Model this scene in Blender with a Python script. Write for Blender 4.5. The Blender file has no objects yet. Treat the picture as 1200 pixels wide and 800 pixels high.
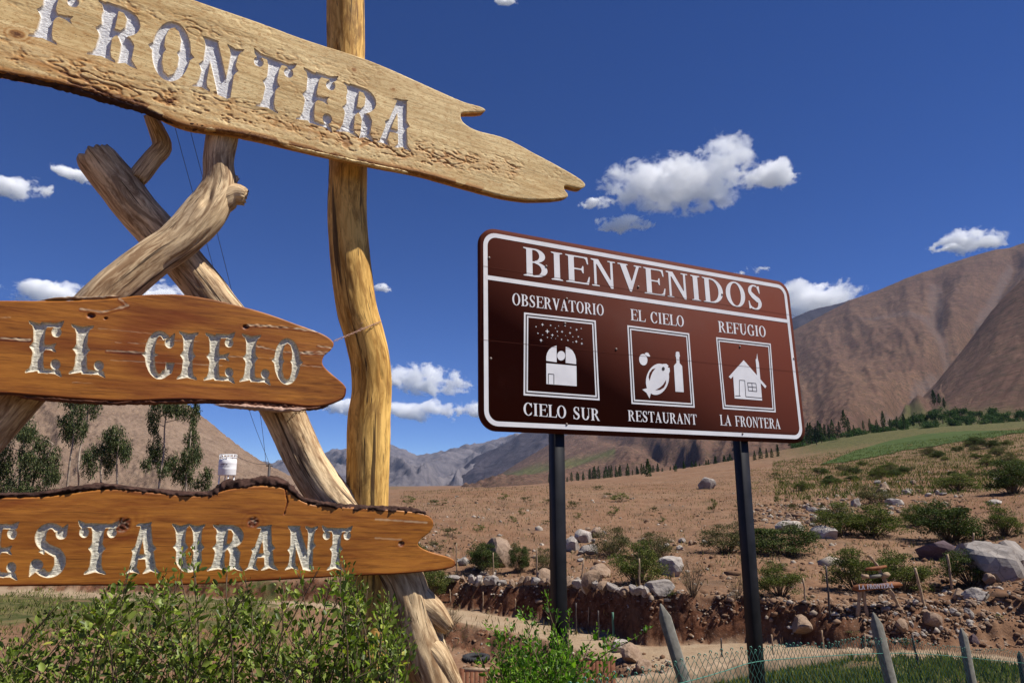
import bpy, math, random
import numpy as np
from mathutils import Matrix, Vector

sc = bpy.context.scene
# ------------------------------------------------------------------ camera
FOC, HOR, ROLL = 800.0, 568.0, math.radians(0.26)     # focal length and horizon row of the 1200x800 photograph
PITCH = math.atan2(HOR - 400, FOC)
CF = np.array([0, math.cos(PITCH), math.sin(PITCH)])
_R = np.array([1.0, 0, 0]); _U = np.array([0, -math.sin(PITCH), math.cos(PITCH)])
CR = _R * math.cos(ROLL) - _U * math.sin(ROLL)
CU = _R * math.sin(ROLL) + _U * math.cos(ROLL)
cam = bpy.data.cameras.new('camera'); cam_o = bpy.data.objects.new('camera', cam)
sc.collection.objects.link(cam_o); sc.camera = cam_o
cam.sensor_width = 36.0; cam.lens = 36.0 * FOC / 1200; cam.clip_start = 0.05; cam.clip_end = 80000
cam_o.matrix_world = Matrix(((CR[0], CU[0], -CF[0], 0), (CR[1], CU[1], -CF[1], 0), (CR[2], CU[2], -CF[2], 0), (0, 0, 0, 1)))
# ------------------------------------------------------------------ sun, sky, exposure
SUN_EL, SUN_AZ = math.radians(58), math.radians(83)    # azimuth: from behind the camera towards the right
sv = Vector((math.cos(SUN_EL) * math.sin(SUN_AZ), -math.cos(SUN_EL) * math.cos(SUN_AZ), math.sin(SUN_EL)))
sun = bpy.data.lights.new('sun', 'SUN'); sun.energy = 4.8; sun.angle = math.radians(0.5); sun.color = (1.0, 0.955, 0.87)
sun_o = bpy.data.objects.new('sun', sun); sc.collection.objects.link(sun_o)
sun_o.rotation_euler = sv.to_track_quat('Z', 'Y').to_euler()
world = bpy.data.worlds.new('World'); sc.world = world; world.use_nodes = True
wn = world.node_tree
sky = wn.nodes.new('ShaderNodeTexSky'); sky.sky_type = 'NISHITA'; sky.sun_disc = False
sky.sun_elevation = SUN_EL; sky.sun_rotation = math.atan2(sv.x, sv.y)
sky.altitude = 4500; sky.air_density = 0.8; sky.dust_density = 0.0; sky.ozone_density = 3.0
bgn = wn.nodes['Background']; bgn.inputs[1].default_value = 0.080
hsv = wn.nodes.new('ShaderNodeHueSaturation'); hsv.inputs['Saturation'].default_value = 1.25; hsv.inputs['Hue'].default_value = 0.516
wn.links.new(sky.outputs[0], hsv.inputs['Color']); wn.links.new(hsv.outputs[0], bgn.inputs[0])
sc.view_settings.view_transform = 'Standard'; sc.view_settings.look = 'None'; sc.view_settings.gamma = 1.0
sc.view_settings.use_curve_mapping = False; sc.view_settings.exposure = 0.58
sc.cycles.use_denoising = True
sc.cycles.max_bounces = 42; sc.cycles.diffuse_bounces = 3; sc.cycles.glossy_bounces = 2
sc.cycles.transmission_bounces = 3; sc.cycles.transparent_max_bounces = 42; sc.cycles.volume_bounces = 40
sc.cycles.volume_max_steps = 256; sc.cycles.volume_step_rate = 0.2

rng = np.random.default_rng(7); random.seed(7)
# ------------------------------------------------------------------ helpers
def ray(px, py):
    d = CF * FOC + CR * (px - 600) - CU * (py - 400)
    return d / d[1]                                     # scaled to one metre forward
def P(px, py, Y):                                       # the point at forward distance Y seen at a pixel
    return ray(px, py) * Y

_perm = np.random.default_rng(11).permutation(256); _perm = np.concatenate([_perm, _perm, _perm])
_g3 = np.random.default_rng(12).normal(size=(256, 3)); _g3 /= np.linalg.norm(_g3, axis=1)[:, None]
def noise3(x, y, z):
    x, y, z = np.broadcast_arrays(np.asarray(x, float), np.asarray(y, float), np.asarray(z, float))
    xi, yi, zi = np.floor(x).astype(int), np.floor(y).astype(int), np.floor(z).astype(int)
    fx, fy, fz = x - xi, y - yi, z - zi
    u, v, w = [t * t * t * (t * (t * 6 - 15) + 10) for t in (fx, fy, fz)]
    out = 0
    for dx in (0, 1):
        for dy in (0, 1):
            for dz in (0, 1):
                h = _perm[_perm[_perm[(xi + dx) & 255] + ((yi + dy) & 255)] + ((zi + dz) & 255)]
                g = _g3[h]
                d = g[..., 0] * (fx - dx) + g[..., 1] * (fy - dy) + g[..., 2] * (fz - dz)
                out = out + d * (u if dx else 1 - u) * (v if dy else 1 - v) * (w if dz else 1 - w)
    return out * 1.6
def fbm(x, y, z=0.0, o=4, ridged=False):
    a, s, t = 1.0, 0, 0
    for k in range(o):
        n = noise3(x * 2 ** k + 17 * k, y * 2 ** k - 5 * k, np.asarray(z) * 2 ** k + 3.7 * k)
        if ridged: n = 1 - 2 * np.abs(n)
        s = s + a * n; t += a; a *= 0.5
    return s / t
def sst(a, b, x):
    t = np.clip((x - a) / (b - a), 0, 1); return t * t * (3 - 2 * t)

def mesh_np(name, V, polys, smooth=True):
    """V (n,3); polys = list of int arrays (m,k)"""
    me = bpy.data.meshes.new(name)
    V = np.asarray(V, np.float32)
    me.vertices.add(len(V)); me.vertices.foreach_set('co', V.ravel())
    polys = [np.asarray(p, np.int32) for p in polys if len(p)]
    idx = np.concatenate([p.ravel() for p in polys])
    cnt = np.concatenate([np.full(len(p), p.shape[1], np.int32) for p in polys])
    st = np.concatenate([[0], np.cumsum(cnt)[:-1]]).astype(np.int32)
    me.loops.add(len(idx)); me.loops.foreach_set('vertex_index', idx.astype(np.int32))
    me.polygons.add(len(cnt)); me.polygons.foreach_set('loop_start', st)
    me.update(calc_edges=True); me.validate()
    if smooth: me.polygons.foreach_set('use_smooth', np.ones(len(me.polygons), bool))
    return me
def attr(me, name, A):
    A = np.asarray(A, np.float32)
    if A.ndim == 1:
        a = me.attributes.new(name, 'FLOAT', 'POINT'); a.data.foreach_set('value', A)
    else:
        a = me.attributes.new(name, 'FLOAT_VECTOR', 'POINT'); a.data.foreach_set('vector', A.ravel())
def link(name, me, mat=None, parent=None, **props):
    if mat is not None and isinstance(me, bpy.types.Mesh) and not me.materials:
        for m in (mat if isinstance(mat, (list, tuple)) else [mat]): me.materials.append(m)
    o = bpy.data.objects.new(name, me); sc.collection.objects.link(o)
    if parent is not None: o.parent = parent
    for k, v in props.items(): o[k] = v
    return o
def thing(name, label, category, loc=(0, 0, 0), rz=0.0, group=None, me=None, mat=None):
    o = link(name, me, mat); o.location = loc; o.rotation_euler = (0, 0, rz)
    o['label'] = label; o['category'] = category
    if group: o['group'] = group
    return o
def copy_tree(o, parent=None):
    c = o.copy(); sc.collection.objects.link(c)
    if parent is not None: c.parent = parent
    for ch in list(o.children): copy_tree(ch, c)
    return c

class MB:                                              # collects simple shapes into one mesh
    def __init__(s): s.v = []; s.f = []; s.n = 0
    def add(s, V, F):
        V = np.asarray(V, float); s.v.append(V)
        for p in F: s.f.append(np.asarray(p, int) + s.n)
        s.n += len(V)
    def box(s, c, size, R=None):
        V = np.array([[x, y, z] for x in (-.5, .5) for y in (-.5, .5) for z in (-.5, .5)]) * np.array(size)
        if R is not None: V = V @ np.asarray(R).T
        s.add(V + np.array(c), [np.array([[0, 1, 3, 2], [4, 6, 7, 5], [0, 4, 5, 1], [2, 3, 7, 6], [0, 2, 6, 4], [1, 5, 7, 3]])])
    def tube(s, pts, rad, n=6, cap=True):
        pts = np.asarray(pts, float); m = len(pts); rad = np.broadcast_to(np.asarray(rad, float), (m,))
        T = np.gradient(pts, axis=0); T /= np.linalg.norm(T, axis=1)[:, None] + 1e-12
        ref = np.array([0.0, 0, 1]) if abs(T[:, 2]).mean() < .9 else np.array([1.0, 0, 0])
        A = np.cross(T, ref); A /= np.linalg.norm(A, axis=1)[:, None]; B = np.cross(T, A)
        th = np.arange(n) * 2 * np.pi / n
        V = pts[:, None] + rad[:, None, None] * (np.cos(th)[None, :, None] * A[:, None] + np.sin(th)[None, :, None] * B[:, None])
        i = np.arange(m - 1)[:, None] * n; j = np.arange(n)[None]; j2 = (j + 1) % n
        Q = np.stack([i + j, i + j2, i + n + j2, i + n + j], -1).reshape(-1, 4)
        F = [Q]
        if cap: F += [np.arange(n)[None, ::-1], (np.arange(n) + (m - 1) * n)[None]]
        s.add(V.reshape(-1, 3), F)
    def lathe(s, c, prof, n=24):                       # prof: (r, z)
        prof = np.array(prof); m = len(prof); th = np.arange(n) * 2 * np.pi / n
        V = np.stack([prof[:, None, 0] * np.cos(th), prof[:, None, 0] * np.sin(th), np.repeat(prof[:, 1:2], n, 1)], -1)
        i = np.arange(m - 1)[:, None] * n; j = np.arange(n)[None]; j2 = (j + 1) % n
        s.add(V.reshape(-1, 3) + np.array(c), [np.stack([i + j, i + j2, i + n + j2, i + n + j], -1).reshape(-1, 4)])
    def mesh(s, name, smooth=False):
        by = {}
        for p in s.f: by.setdefault(p.shape[1], []).append(p)
        return mesh_np(name, np.concatenate(s.v), [np.concatenate(x) for x in by.values()], smooth)

# ------------------------------------------------------------------ material helper
class NT:
    def __init__(s, name):
        s.m = bpy.data.materials.new(name); s.m.use_nodes = True; s.t = s.m.node_tree
        s.b = s.t.nodes['Principled BSDF']; s.out = s.t.nodes['Material Output']
    def n(s, kind, **kw):
        nd = s.t.nodes.new('ShaderNode' + kind)
        for k, v in kw.items(): setattr(nd, k, v)
        return nd
    def put(s, sock, v):
        if isinstance(v, bpy.types.NodeSocket): s.t.links.new(v, sock)
        elif isinstance(v, (tuple, list)) and len(v) == 3 and sock.type == 'RGBA': sock.default_value = (*v, 1)
        else: sock.default_value = v
    def pos(s): return s.n('NewGeometry').outputs['Position']
    def obj(s): return s.n('TexCoord').outputs['Object']
    def at(s, name, vec=False):
        a = s.n('Attribute', attribute_name=name); return a.outputs['Vector' if vec else 'Fac']
    def map(s, v, scale=(1, 1, 1)):
        m = s.n('Mapping'); s.put(m.inputs[0], v); m.inputs['Scale'].default_value = scale; return m.outputs[0]
    def noise(s, v, scale, detail=4, rough=.55, dist=0.0):
        k = s.n('TexNoise'); s.put(k.inputs['Vector'], v); k.inputs['Scale'].default_value = scale
        k.inputs['Detail'].default_value = detail; k.inputs['Roughness'].default_value = rough
        k.inputs['Distortion'].default_value = dist; return k.outputs['Fac']
    def voro(s, v, scale, feature='F1', out='Distance'):
        k = s.n('TexVoronoi', feature=feature); s.put(k.inputs['Vector'], v); k.inputs['Scale'].default_value = scale
        return k.outputs[out]
    def ramp(s, f, stops):
        r = s.n('ValToRGB'); s.put(r.inputs[0], f); e = r.color_ramp.elements
        while len(e) < len(stops): e.new(.5)
        for i, (p, c) in enumerate(stops):
            e[i].position = p; e[i].color = (*c, 1) if isinstance(c, tuple) else (c, c, c, 1)
        return r.outputs[0]
    def mix(s, f, a, b, mode='MIX'):
        m = s.n('Mix', data_type='RGBA', blend_type=mode); s.put(m.inputs[0], f); s.put(m.inputs[6], a); s.put(m.inputs[7], b)
        return m.outputs[2]
    def math(s, op, a, b=0.0, c=None):
        m = s.n('Math', operation=op); s.put(m.inputs[0], a); s.put(m.inputs[1], b)
        if c is not None: s.put(m.inputs[2], c)
        return m.outputs[0]
    def bump(s, h, strength=.3, dist=.01):
        b = s.n('Bump'); s.put(b.inputs['Height'], h); b.inputs['Strength'].default_value = strength
        b.inputs['Distance'].default_value = dist; s.t.links.new(b.outputs[0], s.b.inputs['Normal'])
    def fin(s, col, rough=.8, spec=.3, metal=0.0):
        s.put(s.b.inputs['Base Color'], col); s.put(s.b.inputs['Roughness'], rough)
        s.put(s.b.inputs['Specular IOR Level'], spec); s.put(s.b.inputs['Metallic'], metal); return s.m

def simple(name, c1, c2, scale=8, rough=.8, spec=.3, bump=0.0, bd=.01, detail=5, coord='obj'):
    t = NT(name); v = t.obj() if coord == 'obj' else t.pos()
    n = t.noise(v, scale, detail)
    if bump: t.bump(n, bump, bd)
    return t.fin(t.mix(t.ramp(n, [(.3, 0.0), (.7, 1.0)]), c1, c2), rough, spec)

M = {}
# boards: the oiled orange timber and the pale raw timber, with knots and stains carried by the mesh
def board_mat(name, c_lo, c_hi, c_dark, rough, spec, coat=0.0):
    t = NT(name); v = t.obj(); tone = t.at('tone'); raw = t.at('raw')
    g1 = t.noise(t.map(v, (2.2, 22, 8)), 1.6, 6, .6, .6)
    g2 = t.noise(t.map(v, (9, 160, 40)), 2.0, 4, .65)
    big = t.noise(t.map(v, (1.2, 4, 3)), 1.5, 3)
    f = t.math('ADD', t.math('MULTIPLY', g1, .55), t.math('ADD', t.math('MULTIPLY', g2, .25), t.math('MULTIPLY', big, .35)))
    col = t.mix(t.ramp(f, [(.44, 0.0), (.66, 1.0)]), c_lo, c_hi)
    st = t.ramp(t.noise(t.map(v, (1.4, 38, 10)), 2.4, 7, .7, .9), [(.52, 0.0), (.68, .8)]); col = t.mix(st, col, tuple(x * .45 for x in c_lo))
    fl = t.ramp(t.noise(t.map(v, (30, 60, 30)), 3, 4, .7), [(.62, 0.0), (.74, .5)]); col = t.mix(fl, col, tuple(x * .35 for x in c_lo))
    col = t.mix(t.ramp(tone, [(.05, 0.0), (.55, .85)]), col, tuple(x * y for x, y in zip(c_lo, (.85, .55, .30))))
    col = t.mix(t.ramp(tone, [(.50, 0.0), (.95, 1.0)]), col, c_dark)
    if rough > .6: fk = t.ramp(t.noise(t.map(v, (7, 20, 10)), 4, 8, .8), [(.515, 0.0), (.58, .85)]); col = t.mix(fk, col, (.46, .25, .085)); fk2 = t.ramp(t.noise(t.map(v, (9, 30, 10)), 6, 6, .75), [(.58, 0.0), (.64, .85)]); col = t.mix(fk2, col, (.13, .055, .018))
    col = t.mix(raw, col, (.62, .47, .30))
    t.bump(t.math('ADD', g2, t.math('MULTIPLY', g1, .5)), .25, .002)
    m = t.fin(col, rough, spec); t.b.inputs['Coat Weight'].default_value = coat; t.b.inputs['Coat Roughness'].default_value = .25
    return m
M['oiled'] = board_mat('oiled_timber', (.19, .052, .006), (.42, .155, .020), (.045, .012, .005), .5, .3, .05)
M['pale'] = board_mat('raw_timber', (.52, .33, .125), (.84, .64, .32), (.12, .04, .012), .65, .25)
def paint_mat(name, c1, c2, wc):
    t = NT(name); v = t.obj(); n = t.noise(v, 90, 5, .7); n2 = t.noise(t.map(v, (60, 300, 60)), 1, 3); wl = t.at('wall')
    t.bump(t.math('ADD', n, n2), .7, .004)
    return t.fin(t.mix(t.math('MULTIPLY', wl, .85), t.mix(t.ramp(t.math('ADD', t.math('MULTIPLY', n, .6), t.math('MULTIPLY', n2, .4)), [(.35, 0.0), (.6, 1.0)]), c1, c2), wc), .75, .25)
M['white_carve'] = paint_mat('white_carving_paint', (.56, .55, .55), (.86, .85, .83), (.50, .36, .20))
M['grey_carve'] = paint_mat('silver_carving_paint', (.34, .30, .22), (.76, .71, .58), (.46, .34, .20))
M['bark'] = simple('dark_bark', (.018, .010, .008), (.085, .045, .035), 30, .95, .1, .8, .01)
M['edge_dark'] = simple('dark_board_edge', (.05, .018, .012), (.16, .06, .03), 25, .85, .2, .5, .006)
def log_mat(name, c1, c2, c3, streak=.5):
    t = NT(name); v = t.at('wood', True)               # straightened coordinates: round, round, along
    a = t.noise(t.map(v, (1, 1, .16)), 40, 8, .66, 1.0)
    b = t.noise(t.map(v, (1, 1, .22)), 13, 7, .7, 1.2)
    c = t.noise(t.map(v, (1, 1, .06)), 190, 4, .7)
    big = t.noise(t.map(v, (1, 1, .35)), 5, 3, .5)
    col = t.mix(t.ramp(t.math('ADD', t.math('MULTIPLY', a, .6), t.math('MULTIPLY', big, .4)), [(.40, 0.0), (.56, 1.0)]), c1, c2)
    col = t.mix(t.math('MULTIPLY', t.ramp(b, [(.50, 0.0), (.62, 1.0)]), streak), col, c3)
    crack = t.math('MAXIMUM', t.ramp(t.noise(t.map(v, (1, 1, .03)), 26, 3, .5), [(.345, 1.0), (.37, 0.0)]), t.ramp(t.noise(t.map(v, (1, 1, .05)), 75, 3, .6), [(.33, 1.0), (.36, 0.0)]))
    pit = t.ramp(t.noise(t.map(v, (1, 1, .5)), 70, 4, .7), [(.66, 0.0), (.72, 1.0)]); crack = t.math('MAXIMUM', crack, t.math('MULTIPLY', pit, .6))
    col = t.mix(t.math('MULTIPLY', crack, .85), col, (.035, .018, .010))
    t.bump(t.math('SUBTRACT', t.math('ADD', t.math('MULTIPLY', a, .7), t.math('MULTIPLY', c, .6)), t.math('MULTIPLY', crack, 2.2)), .38, .005)
    return t.fin(col, .75, .25)
M['driftwood'] = log_mat('weathered_log_wood', (.30, .18, .09), (.78, .58, .34), (.12, .055, .022), .7)
M['post_wood'] = log_mat('varnished_post_wood', (.38, .19, .038), (.82, .50, .14), (.15, .06, .014), .6)
M['post_wood2'] = log_mat('brown_post_wood', (.24, .12, .04), (.50, .29, .11), (.15, .065, .02), .55)
M['endgrain'] = simple('sawn_wood_end', (.42, .27, .13), (.6, .44, .26), 20, .8, .2, .4, .004)
def sign_mat():
    t = NT('brown_reflective_sheet'); v = t.obj(); n = t.noise(v, 3.0, 6, .65); s = t.noise(t.map(v, (3, 1, 1)), 14, 6, .7)
    w = t.ramp(s, [(.60, 0.0), (.78, 1.0)])
    seam = None
    return t.fin(t.mix(t.math('MULTIPLY', w, .28), t.mix(n, (.072, .0125, .0055), (.088, .018, .009)), (.13, .06, .045)), t.ramp(n, [(.3, .72), (.7, .85)]), .12)
M['sign_brown'] = sign_mat()
M['sign_white'] = simple('white_vinyl', (.66, .65, .68), (.78, .77, .79), 6, .65, .25)
M['sign_dark'] = simple('dark_vinyl_outline', (.03, .02, .02), (.05, .035, .03), 6, .5, .3)
M['sign_back'] = simple('galvanised_back', (.35, .35, .36), (.5, .5, .5), 6, .5, .5)
M['black_steel'] = simple('black_painted_steel', (.004, .004, .005), (.016, .015, .018), 7, .5, .25, .06, .003)
M['steel'] = simple('rusty_bolt_steel', (.12, .07, .05), (.3, .25, .22), 60, .5, .5)
M['concrete'] = simple('weathered_concrete', (.13, .12, .10), (.24, .225, .19), 25, .9, .15, .4, .004)
M['wire_green'] = simple('green_plastic_wire', (.04, .16, .12), (.09, .25, .19), 5, .4, .4)
M['stake'] = simple('dry_stake_wood', (.24, .16, .10), (.42, .31, .21), 20, .9, .1)
M['stake_dark'] = simple('dark_metal_stake', (.03, .025, .03), (.08, .06, .05), 20, .6, .3)
M['stake_green'] = simple('green_painted_stake', (.05, .13, .09), (.09, .2, .14), 20, .6, .3)
M['slat'] = simple('stained_slat_wood', (.10, .035, .018), (.20, .08, .04), 14, .8, .2, .3, .004)
M['rubber'] = simple('tyre_rubber', (.02, .02, .022), (.05, .048, .05), 20, .8, .2)
M['tank'] = simple('white_tank_plastic', (.74, .74, .74), (.82, .82, .82), 2, .5, .3)
M['cable'] = simple('black_cable', (.02, .02, .02), (.04, .04, .04), 2, .6, .2)
M['copper'] = simple('rusty_tie_wire', (.25, .12, .08), (.45, .26, .18), 80, .5, .5)
def leaf_mat(name, c1, c2, tr=.35, rough=.45, spec=.35):
    t = NT(name); rnd = t.n('NewGeometry').outputs['Random Per Island']
    col = t.ramp(rnd, [(0.0, tuple(x * .7 for x in c1)), (.3, c1), (.8, c2), (.93, tuple(min(1, x * 1.3) for x in c2)), (1.0, (c2[0] * 1.7, c2[1] * 1.25, c2[2] * 1.2))])
    t.fin(col, rough, spec)
    d = t.n('BsdfTranslucent'); t.put(d.inputs[0], t.mix(1.0, col, (.95, 1.25, .45), 'MULTIPLY'))
    mx = t.n('MixShader'); mx.inputs[0].default_value = tr
    t.t.links.new(t.b.outputs[0], mx.inputs[1]); t.t.links.new(d.outputs[0], mx.inputs[2]); t.t.links.new(mx.outputs[0], t.out.inputs[0])
    return t.m
M['leaf'] = leaf_mat('shrub_leaf', (.075, .11, .018), (.25, .31, .06), .38)
M['leaf_fresh'] = leaf_mat('fresh_leaf', (.06, .14, .012), (.20, .34, .04), .4)
M['acacia'] = leaf_mat('acacia_leaf', (0.054, 0.0696, 0.0168), (0.138, 0.15, 0.042), .25, .7, .1)
M['acacia_dark'] = leaf_mat('dark_acacia_leaf', (0.0336, 0.0504, 0.0144), (0.09, 0.1104, 0.0336), .2, .7, .1)
M['olive'] = leaf_mat('olive_leaf', (.06, .06, .025), (.14, .125, .055), .2, .7, .1)
M['dry'] = leaf_mat('dry_twig_leaf', (.10, .085, .04), (.2, .16, .08), .1, .9, .1)
M['euca'] = leaf_mat('eucalyptus_leaf', (.03, .045, .014), (.095, .115, .042), .2, .6, .2)
M['poplar'] = leaf_mat('poplar_leaf', (.022, .045, .015), (.055, .085, .03), .2, .7, .1)
M['orchard'] = leaf_mat('orchard_leaf', (0.024, 0.054, 0.0144), (0.06, 0.102, 0.0264), .2, .7, .1)
M['grass'] = leaf_mat('grass_blade', (0.075, 0.09375, 0.0225), (0.1875, 0.1938, 0.05625), .3, .7, .1)
M['drygrass'] = leaf_mat('dry_grass_blade', (.16, .12, .05), (.30, .24, .11), .2, .9, .1)
M['twig'] = simple('twig_bark', (.10, .065, .04), (.24, .18, .12), 40, .9, .1)
M['trunk'] = simple('pale_trunk_bark', (.20, .15, .11), (.42, .34, .27), 3, .9, .1)
def rock_mat(name, c1, c2, c3):
    t = NT(name); v = t.obj(); n = t.noise(v, 2.2, 8, .62, .6); f = t.noise(v, 14, 5, .7); k = t.voro(v, 3.5, 'DISTANCE_TO_EDGE')
    rnd = t.n('ObjectInfo').outputs['Random']
    col = t.mix(t.ramp(n, [(.32, 0.0), (.68, 1.0)]), c1, c2)
    col = t.mix(t.ramp(f, [(.52, 0.0), (.7, .6)]), col, c3)
    col = t.mix(t.ramp(k, [(.0, .5), (.03, 0.0)]), col, tuple(x * .35 for x in c1))
    t.bump(t.math('ADD', n, t.math('MULTIPLY', f, .3)), .7, .05)
    return t.fin(col, .9, .15)
M['rock_grey'] = rock_mat('grey_rock', (0.1688, 0.146, 0.1314), (0.3531, 0.3145, 0.2847), (0.1151, 0.0824, 0.06571))
M['rock_white'] = rock_mat('pale_rock', (0.266, 0.2258, 0.1938), (0.4621, 0.4174, 0.3743), (0.1821, 0.1299, 0.1002))
M['rock_tan'] = rock_mat('tan_rock', (0.1872, 0.1224, 0.0792), (0.3384, 0.2448, 0.18), (0.1368, 0.0792, 0.0504))
M['rock_purple'] = rock_mat('purple_rock', (0.0612, 0.0396, 0.0468), (0.1296, 0.0936, 0.1008), (0.0792, 0.0468, 0.0396))
def rubble_mat():
    t = NT('mixed_rubble'); rnd = t.n('NewGeometry').outputs['Random Per Island']
    col = t.ramp(rnd, [(0, (.11, .062, .038)), (.4, (.19, .12, .078)), (.7, (.25, .175, .125)), (.9, (.26, .235, .205)), (1.0, (.42, .38, .34))])
    n = t.noise(t.pos(), 12, 4); return t.fin(t.mix(.5, col, t.mix(n, (.08, .05, .03), (.8, .7, .6)), 'OVERLAY'), .9, .1)
M['rubble'] = rubble_mat()
def ground_mat():
    t = NT('dry_reddish_soil'); v = t.pos(); gr = t.at('green'); rd = t.at('road'); cut = t.at('cut')
    big = t.noise(v, .07, 5, .6); mid = t.noise(v, .9, 6, .65); fine = t.noise(v, 7, 6, .7); sp = t.voro(v, 2.6)
    col = t.mix(t.ramp(big, [(.35, 0.0), (.65, 1.0)]), (0.1915, 0.1044, 0.05904), (0.2386, 0.1496, 0.0936))
    col = t.mix(t.ramp(mid, [(.42, 0.0), (.70, .75)]), col, (0.1478, 0.07308, 0.0396))
    col = t.mix(t.ramp(fine, [(.35, .55), (.55, 0.0)]), col, (0.1075, 0.05916, 0.036))
    col = t.mix(t.ramp(sp, [(.08, .55), (.2, 0.0)]), col, (0.2822, 0.2158, 0.1584))
    col = t.mix(cut, col, t.mix(t.ramp(t.noise(v, 4, 6, .7), [(.4, 0.0), (.62, 1.0)]), (0.0672, 0.02506, 0.01296), (0.168, 0.07656, 0.04176)))
    rc = t.mix(t.ramp(t.noise(v, 1.4, 5, .6), [(.35, 0.0), (.65, 1.0)]), (0.2688, 0.1879, 0.1188), (0.3226, 0.2401, 0.162))
    dk = t.ramp(t.noise(v, .35, 8, .75), [(.50, 0.0), (.66, .65)]); col = t.mix(dk, col, (0.1008, 0.06786, 0.045))
    gv = t.voro(v, 9.0); col = t.mix(t.ramp(gv, [(.10, .5), (.22, 0.0)]), col, t.mix(t.noise(v, 5, 2), (0.0588, 0.0435, 0.0315), (0.336, 0.2958, 0.261)))
    col = t.mix(rd, col, rc)
    gn = t.noise(v, 1.1, 6, .7)
    gcol = t.mix(t.ramp(t.noise(v, .9, 6, .7), [(.40, 0.0), (.60, 1.0)]), (.042, .052, .016), (.125, .105, .045))
    col = t.mix(t.ramp(t.math('ADD', gr, t.math('MULTIPLY', t.math('SUBTRACT', gn, .5), 1.2)), [(.40, 0.0), (.60, 1.0)]), col, gcol)
    t.bump(t.math('ADD', fine, mid), .6, .08)
    return t.fin(col, .95, .08)
M['ground'] = ground_mat()
def mountain_mat(name, c1, c2, c3, sc_=1.0, shrub=.6, grey=None):
    t = NT(name); v = t.pos()
    big = t.noise(v, .0022 * sc_, 7, .6, .5); mid = t.noise(v, .02 * sc_, 8, .68); vy = t.map(v, (1, .30, 1)) if sc_ == 1 else v; dots = t.voro(vy, .15 * sc_); fine = t.noise(vy, .12 * sc_, 9, .8)
    col = t.mix(t.ramp(big, [(.38, 0.0), (.62, 1.0)]), c1, c2)
    col = t.mix(t.ramp(mid, [(.44, 0.0), (.68, .85)]), col, c3)
    col = t.mix(t.math('MULTIPLY', t.ramp(fine, [(.48, 0.0), (.60, 1.0)]), shrub), col, (.055, .045, .026))
    col = t.mix(t.math('MULTIPLY', t.ramp(dots, [(.22, 1.0), (.34, 0.0)]), shrub), col, (.03, .03, .018))
    if shrub > .3: col = t.mix(t.ramp(t.noise(vy, .14 * sc_, 8, .8), [(.56, 0.0), (.68, .7)]), col, tuple(min(1, x * 1.75) for x in c2))
    if grey is not None:
        g = t.at('scree'); col = t.mix(t.math('MULTIPLY', g, t.ramp(fine, [(.40, .15), (.6, .75)])), col, grey)
    col = t.mix(t.at('green'), col, t.mix(fine, (.03, .05, .015), (.11, .12, .04)))
    t.bump(t.math('ADD', mid, t.math('MULTIPLY', fine, .6)), .7, 7.0 / sc_)
    return t.fin(col, .95, .05)
M['mountain'] = mountain_mat('brown_mountain_slope', (0.1217, 0.06786, 0.05023), (0.1565, 0.09114, 0.06205), (0.07304, 0.04272, 0.03427), 1, .62, (0.1183, 0.09114, 0.08571))
M['hill'] = mountain_mat('rocky_hill_slope', (0.1956, 0.13, 0.09126), (0.2416, 0.1707, 0.1252), (0.1265, 0.084, 0.06521), 5.0, .35)
M['far'] = mountain_mat('grey_far_slope', (0.1056, 0.0968, 0.11), (0.1672, 0.1496, 0.1584), (0.0528, 0.0484, 0.0616), .5, .0)
M['shadowed_ridge'] = mountain_mat('cloud_shadow_painted_slope', (.045, .038, .050), (.062, .052, .062), (.030, .026, .034), .6, .1)  # cloud shadow on this ridge is painted into its rock colour
M['field'] = simple('lucerne_field', (.035, .058, .012), (.062, .085, .022), .12, .9, .1, 0, .01, 8, 'pos')
# ================================================================== the ground
_ctl = [(460,583,75),(520,576,85),(600,573,95),(700,570,110),(800,565,120),(860,556,130),(920,546,150),(1000,540,150),(1100,522,160),(1200,506,170),
        (480,640,36),(560,640,36),(700,620,45),(800,610,48),(900,606,46),(1000,598,50),(1100,590,52),(1200,580,52),
        (1000,565,85),(1100,556,90),(1200,546,90),
        (528,686,29.3),(640,689,27),(740,698,23.3),(860,704,21.8),(960,714,19.9),(1050,708,20.5),(1120,696,21),(1200,668,21.5),
        (1000,650,31),(1100,645,31),(1200,622,31),(860,650,31),
        (700,562,190),(860,548,190),(560,576,190),(1000,522,230),(1200,500,240),(700,560,400),(560,572,400),(860,538,400),(1000,508,400),(1200,490,400),
        (0,640,60),(0,600,130),(0,575,400),(0,700,28),(250,600,100),(250,640,45),(250,575,400),(460,700,28),(-300,690,30),(-300,570,200),
        (1600,560,30),(1600,470,170)]
_near = [(-300,2,-1.65),(0,2,-1.65),(600,2,-1.65),(1200,2,-1.65),(1600,2,-1.65),(0,3.4,-1.8),(600,3.4,-1.85),(1200,3.4,-1.85),(0,6.5,-2.8),(600,6.5,-2.9),(1200,6.5,-2.9),
         (0,10,-3.4),(0,20,-4.0),(250,10,-3.5),(300,20,-4.3),(528,24,-5.35),(558,20,-5.45),(480,20,-5.2),(640,18,-5.3),(700,17,-5.2),(740,17,-4.9),(860,16.6,-4.5),(960,16.2,-4.3),(690,12.9,-3.87),(760,13.3,-3.80),(830,13.8,-3.74),(900,14.2,-3.62),(980,14.6,-3.52),(1100,14.5,-3.42),
         (1200,14,-3.35),(1600,10,-3.2),(600,10,-3.9),(900,10,-3.35),(-300,15,-3.7),(0,28,-4.2),(528,30,-5.3),(1200,20,-4.3)]
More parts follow.
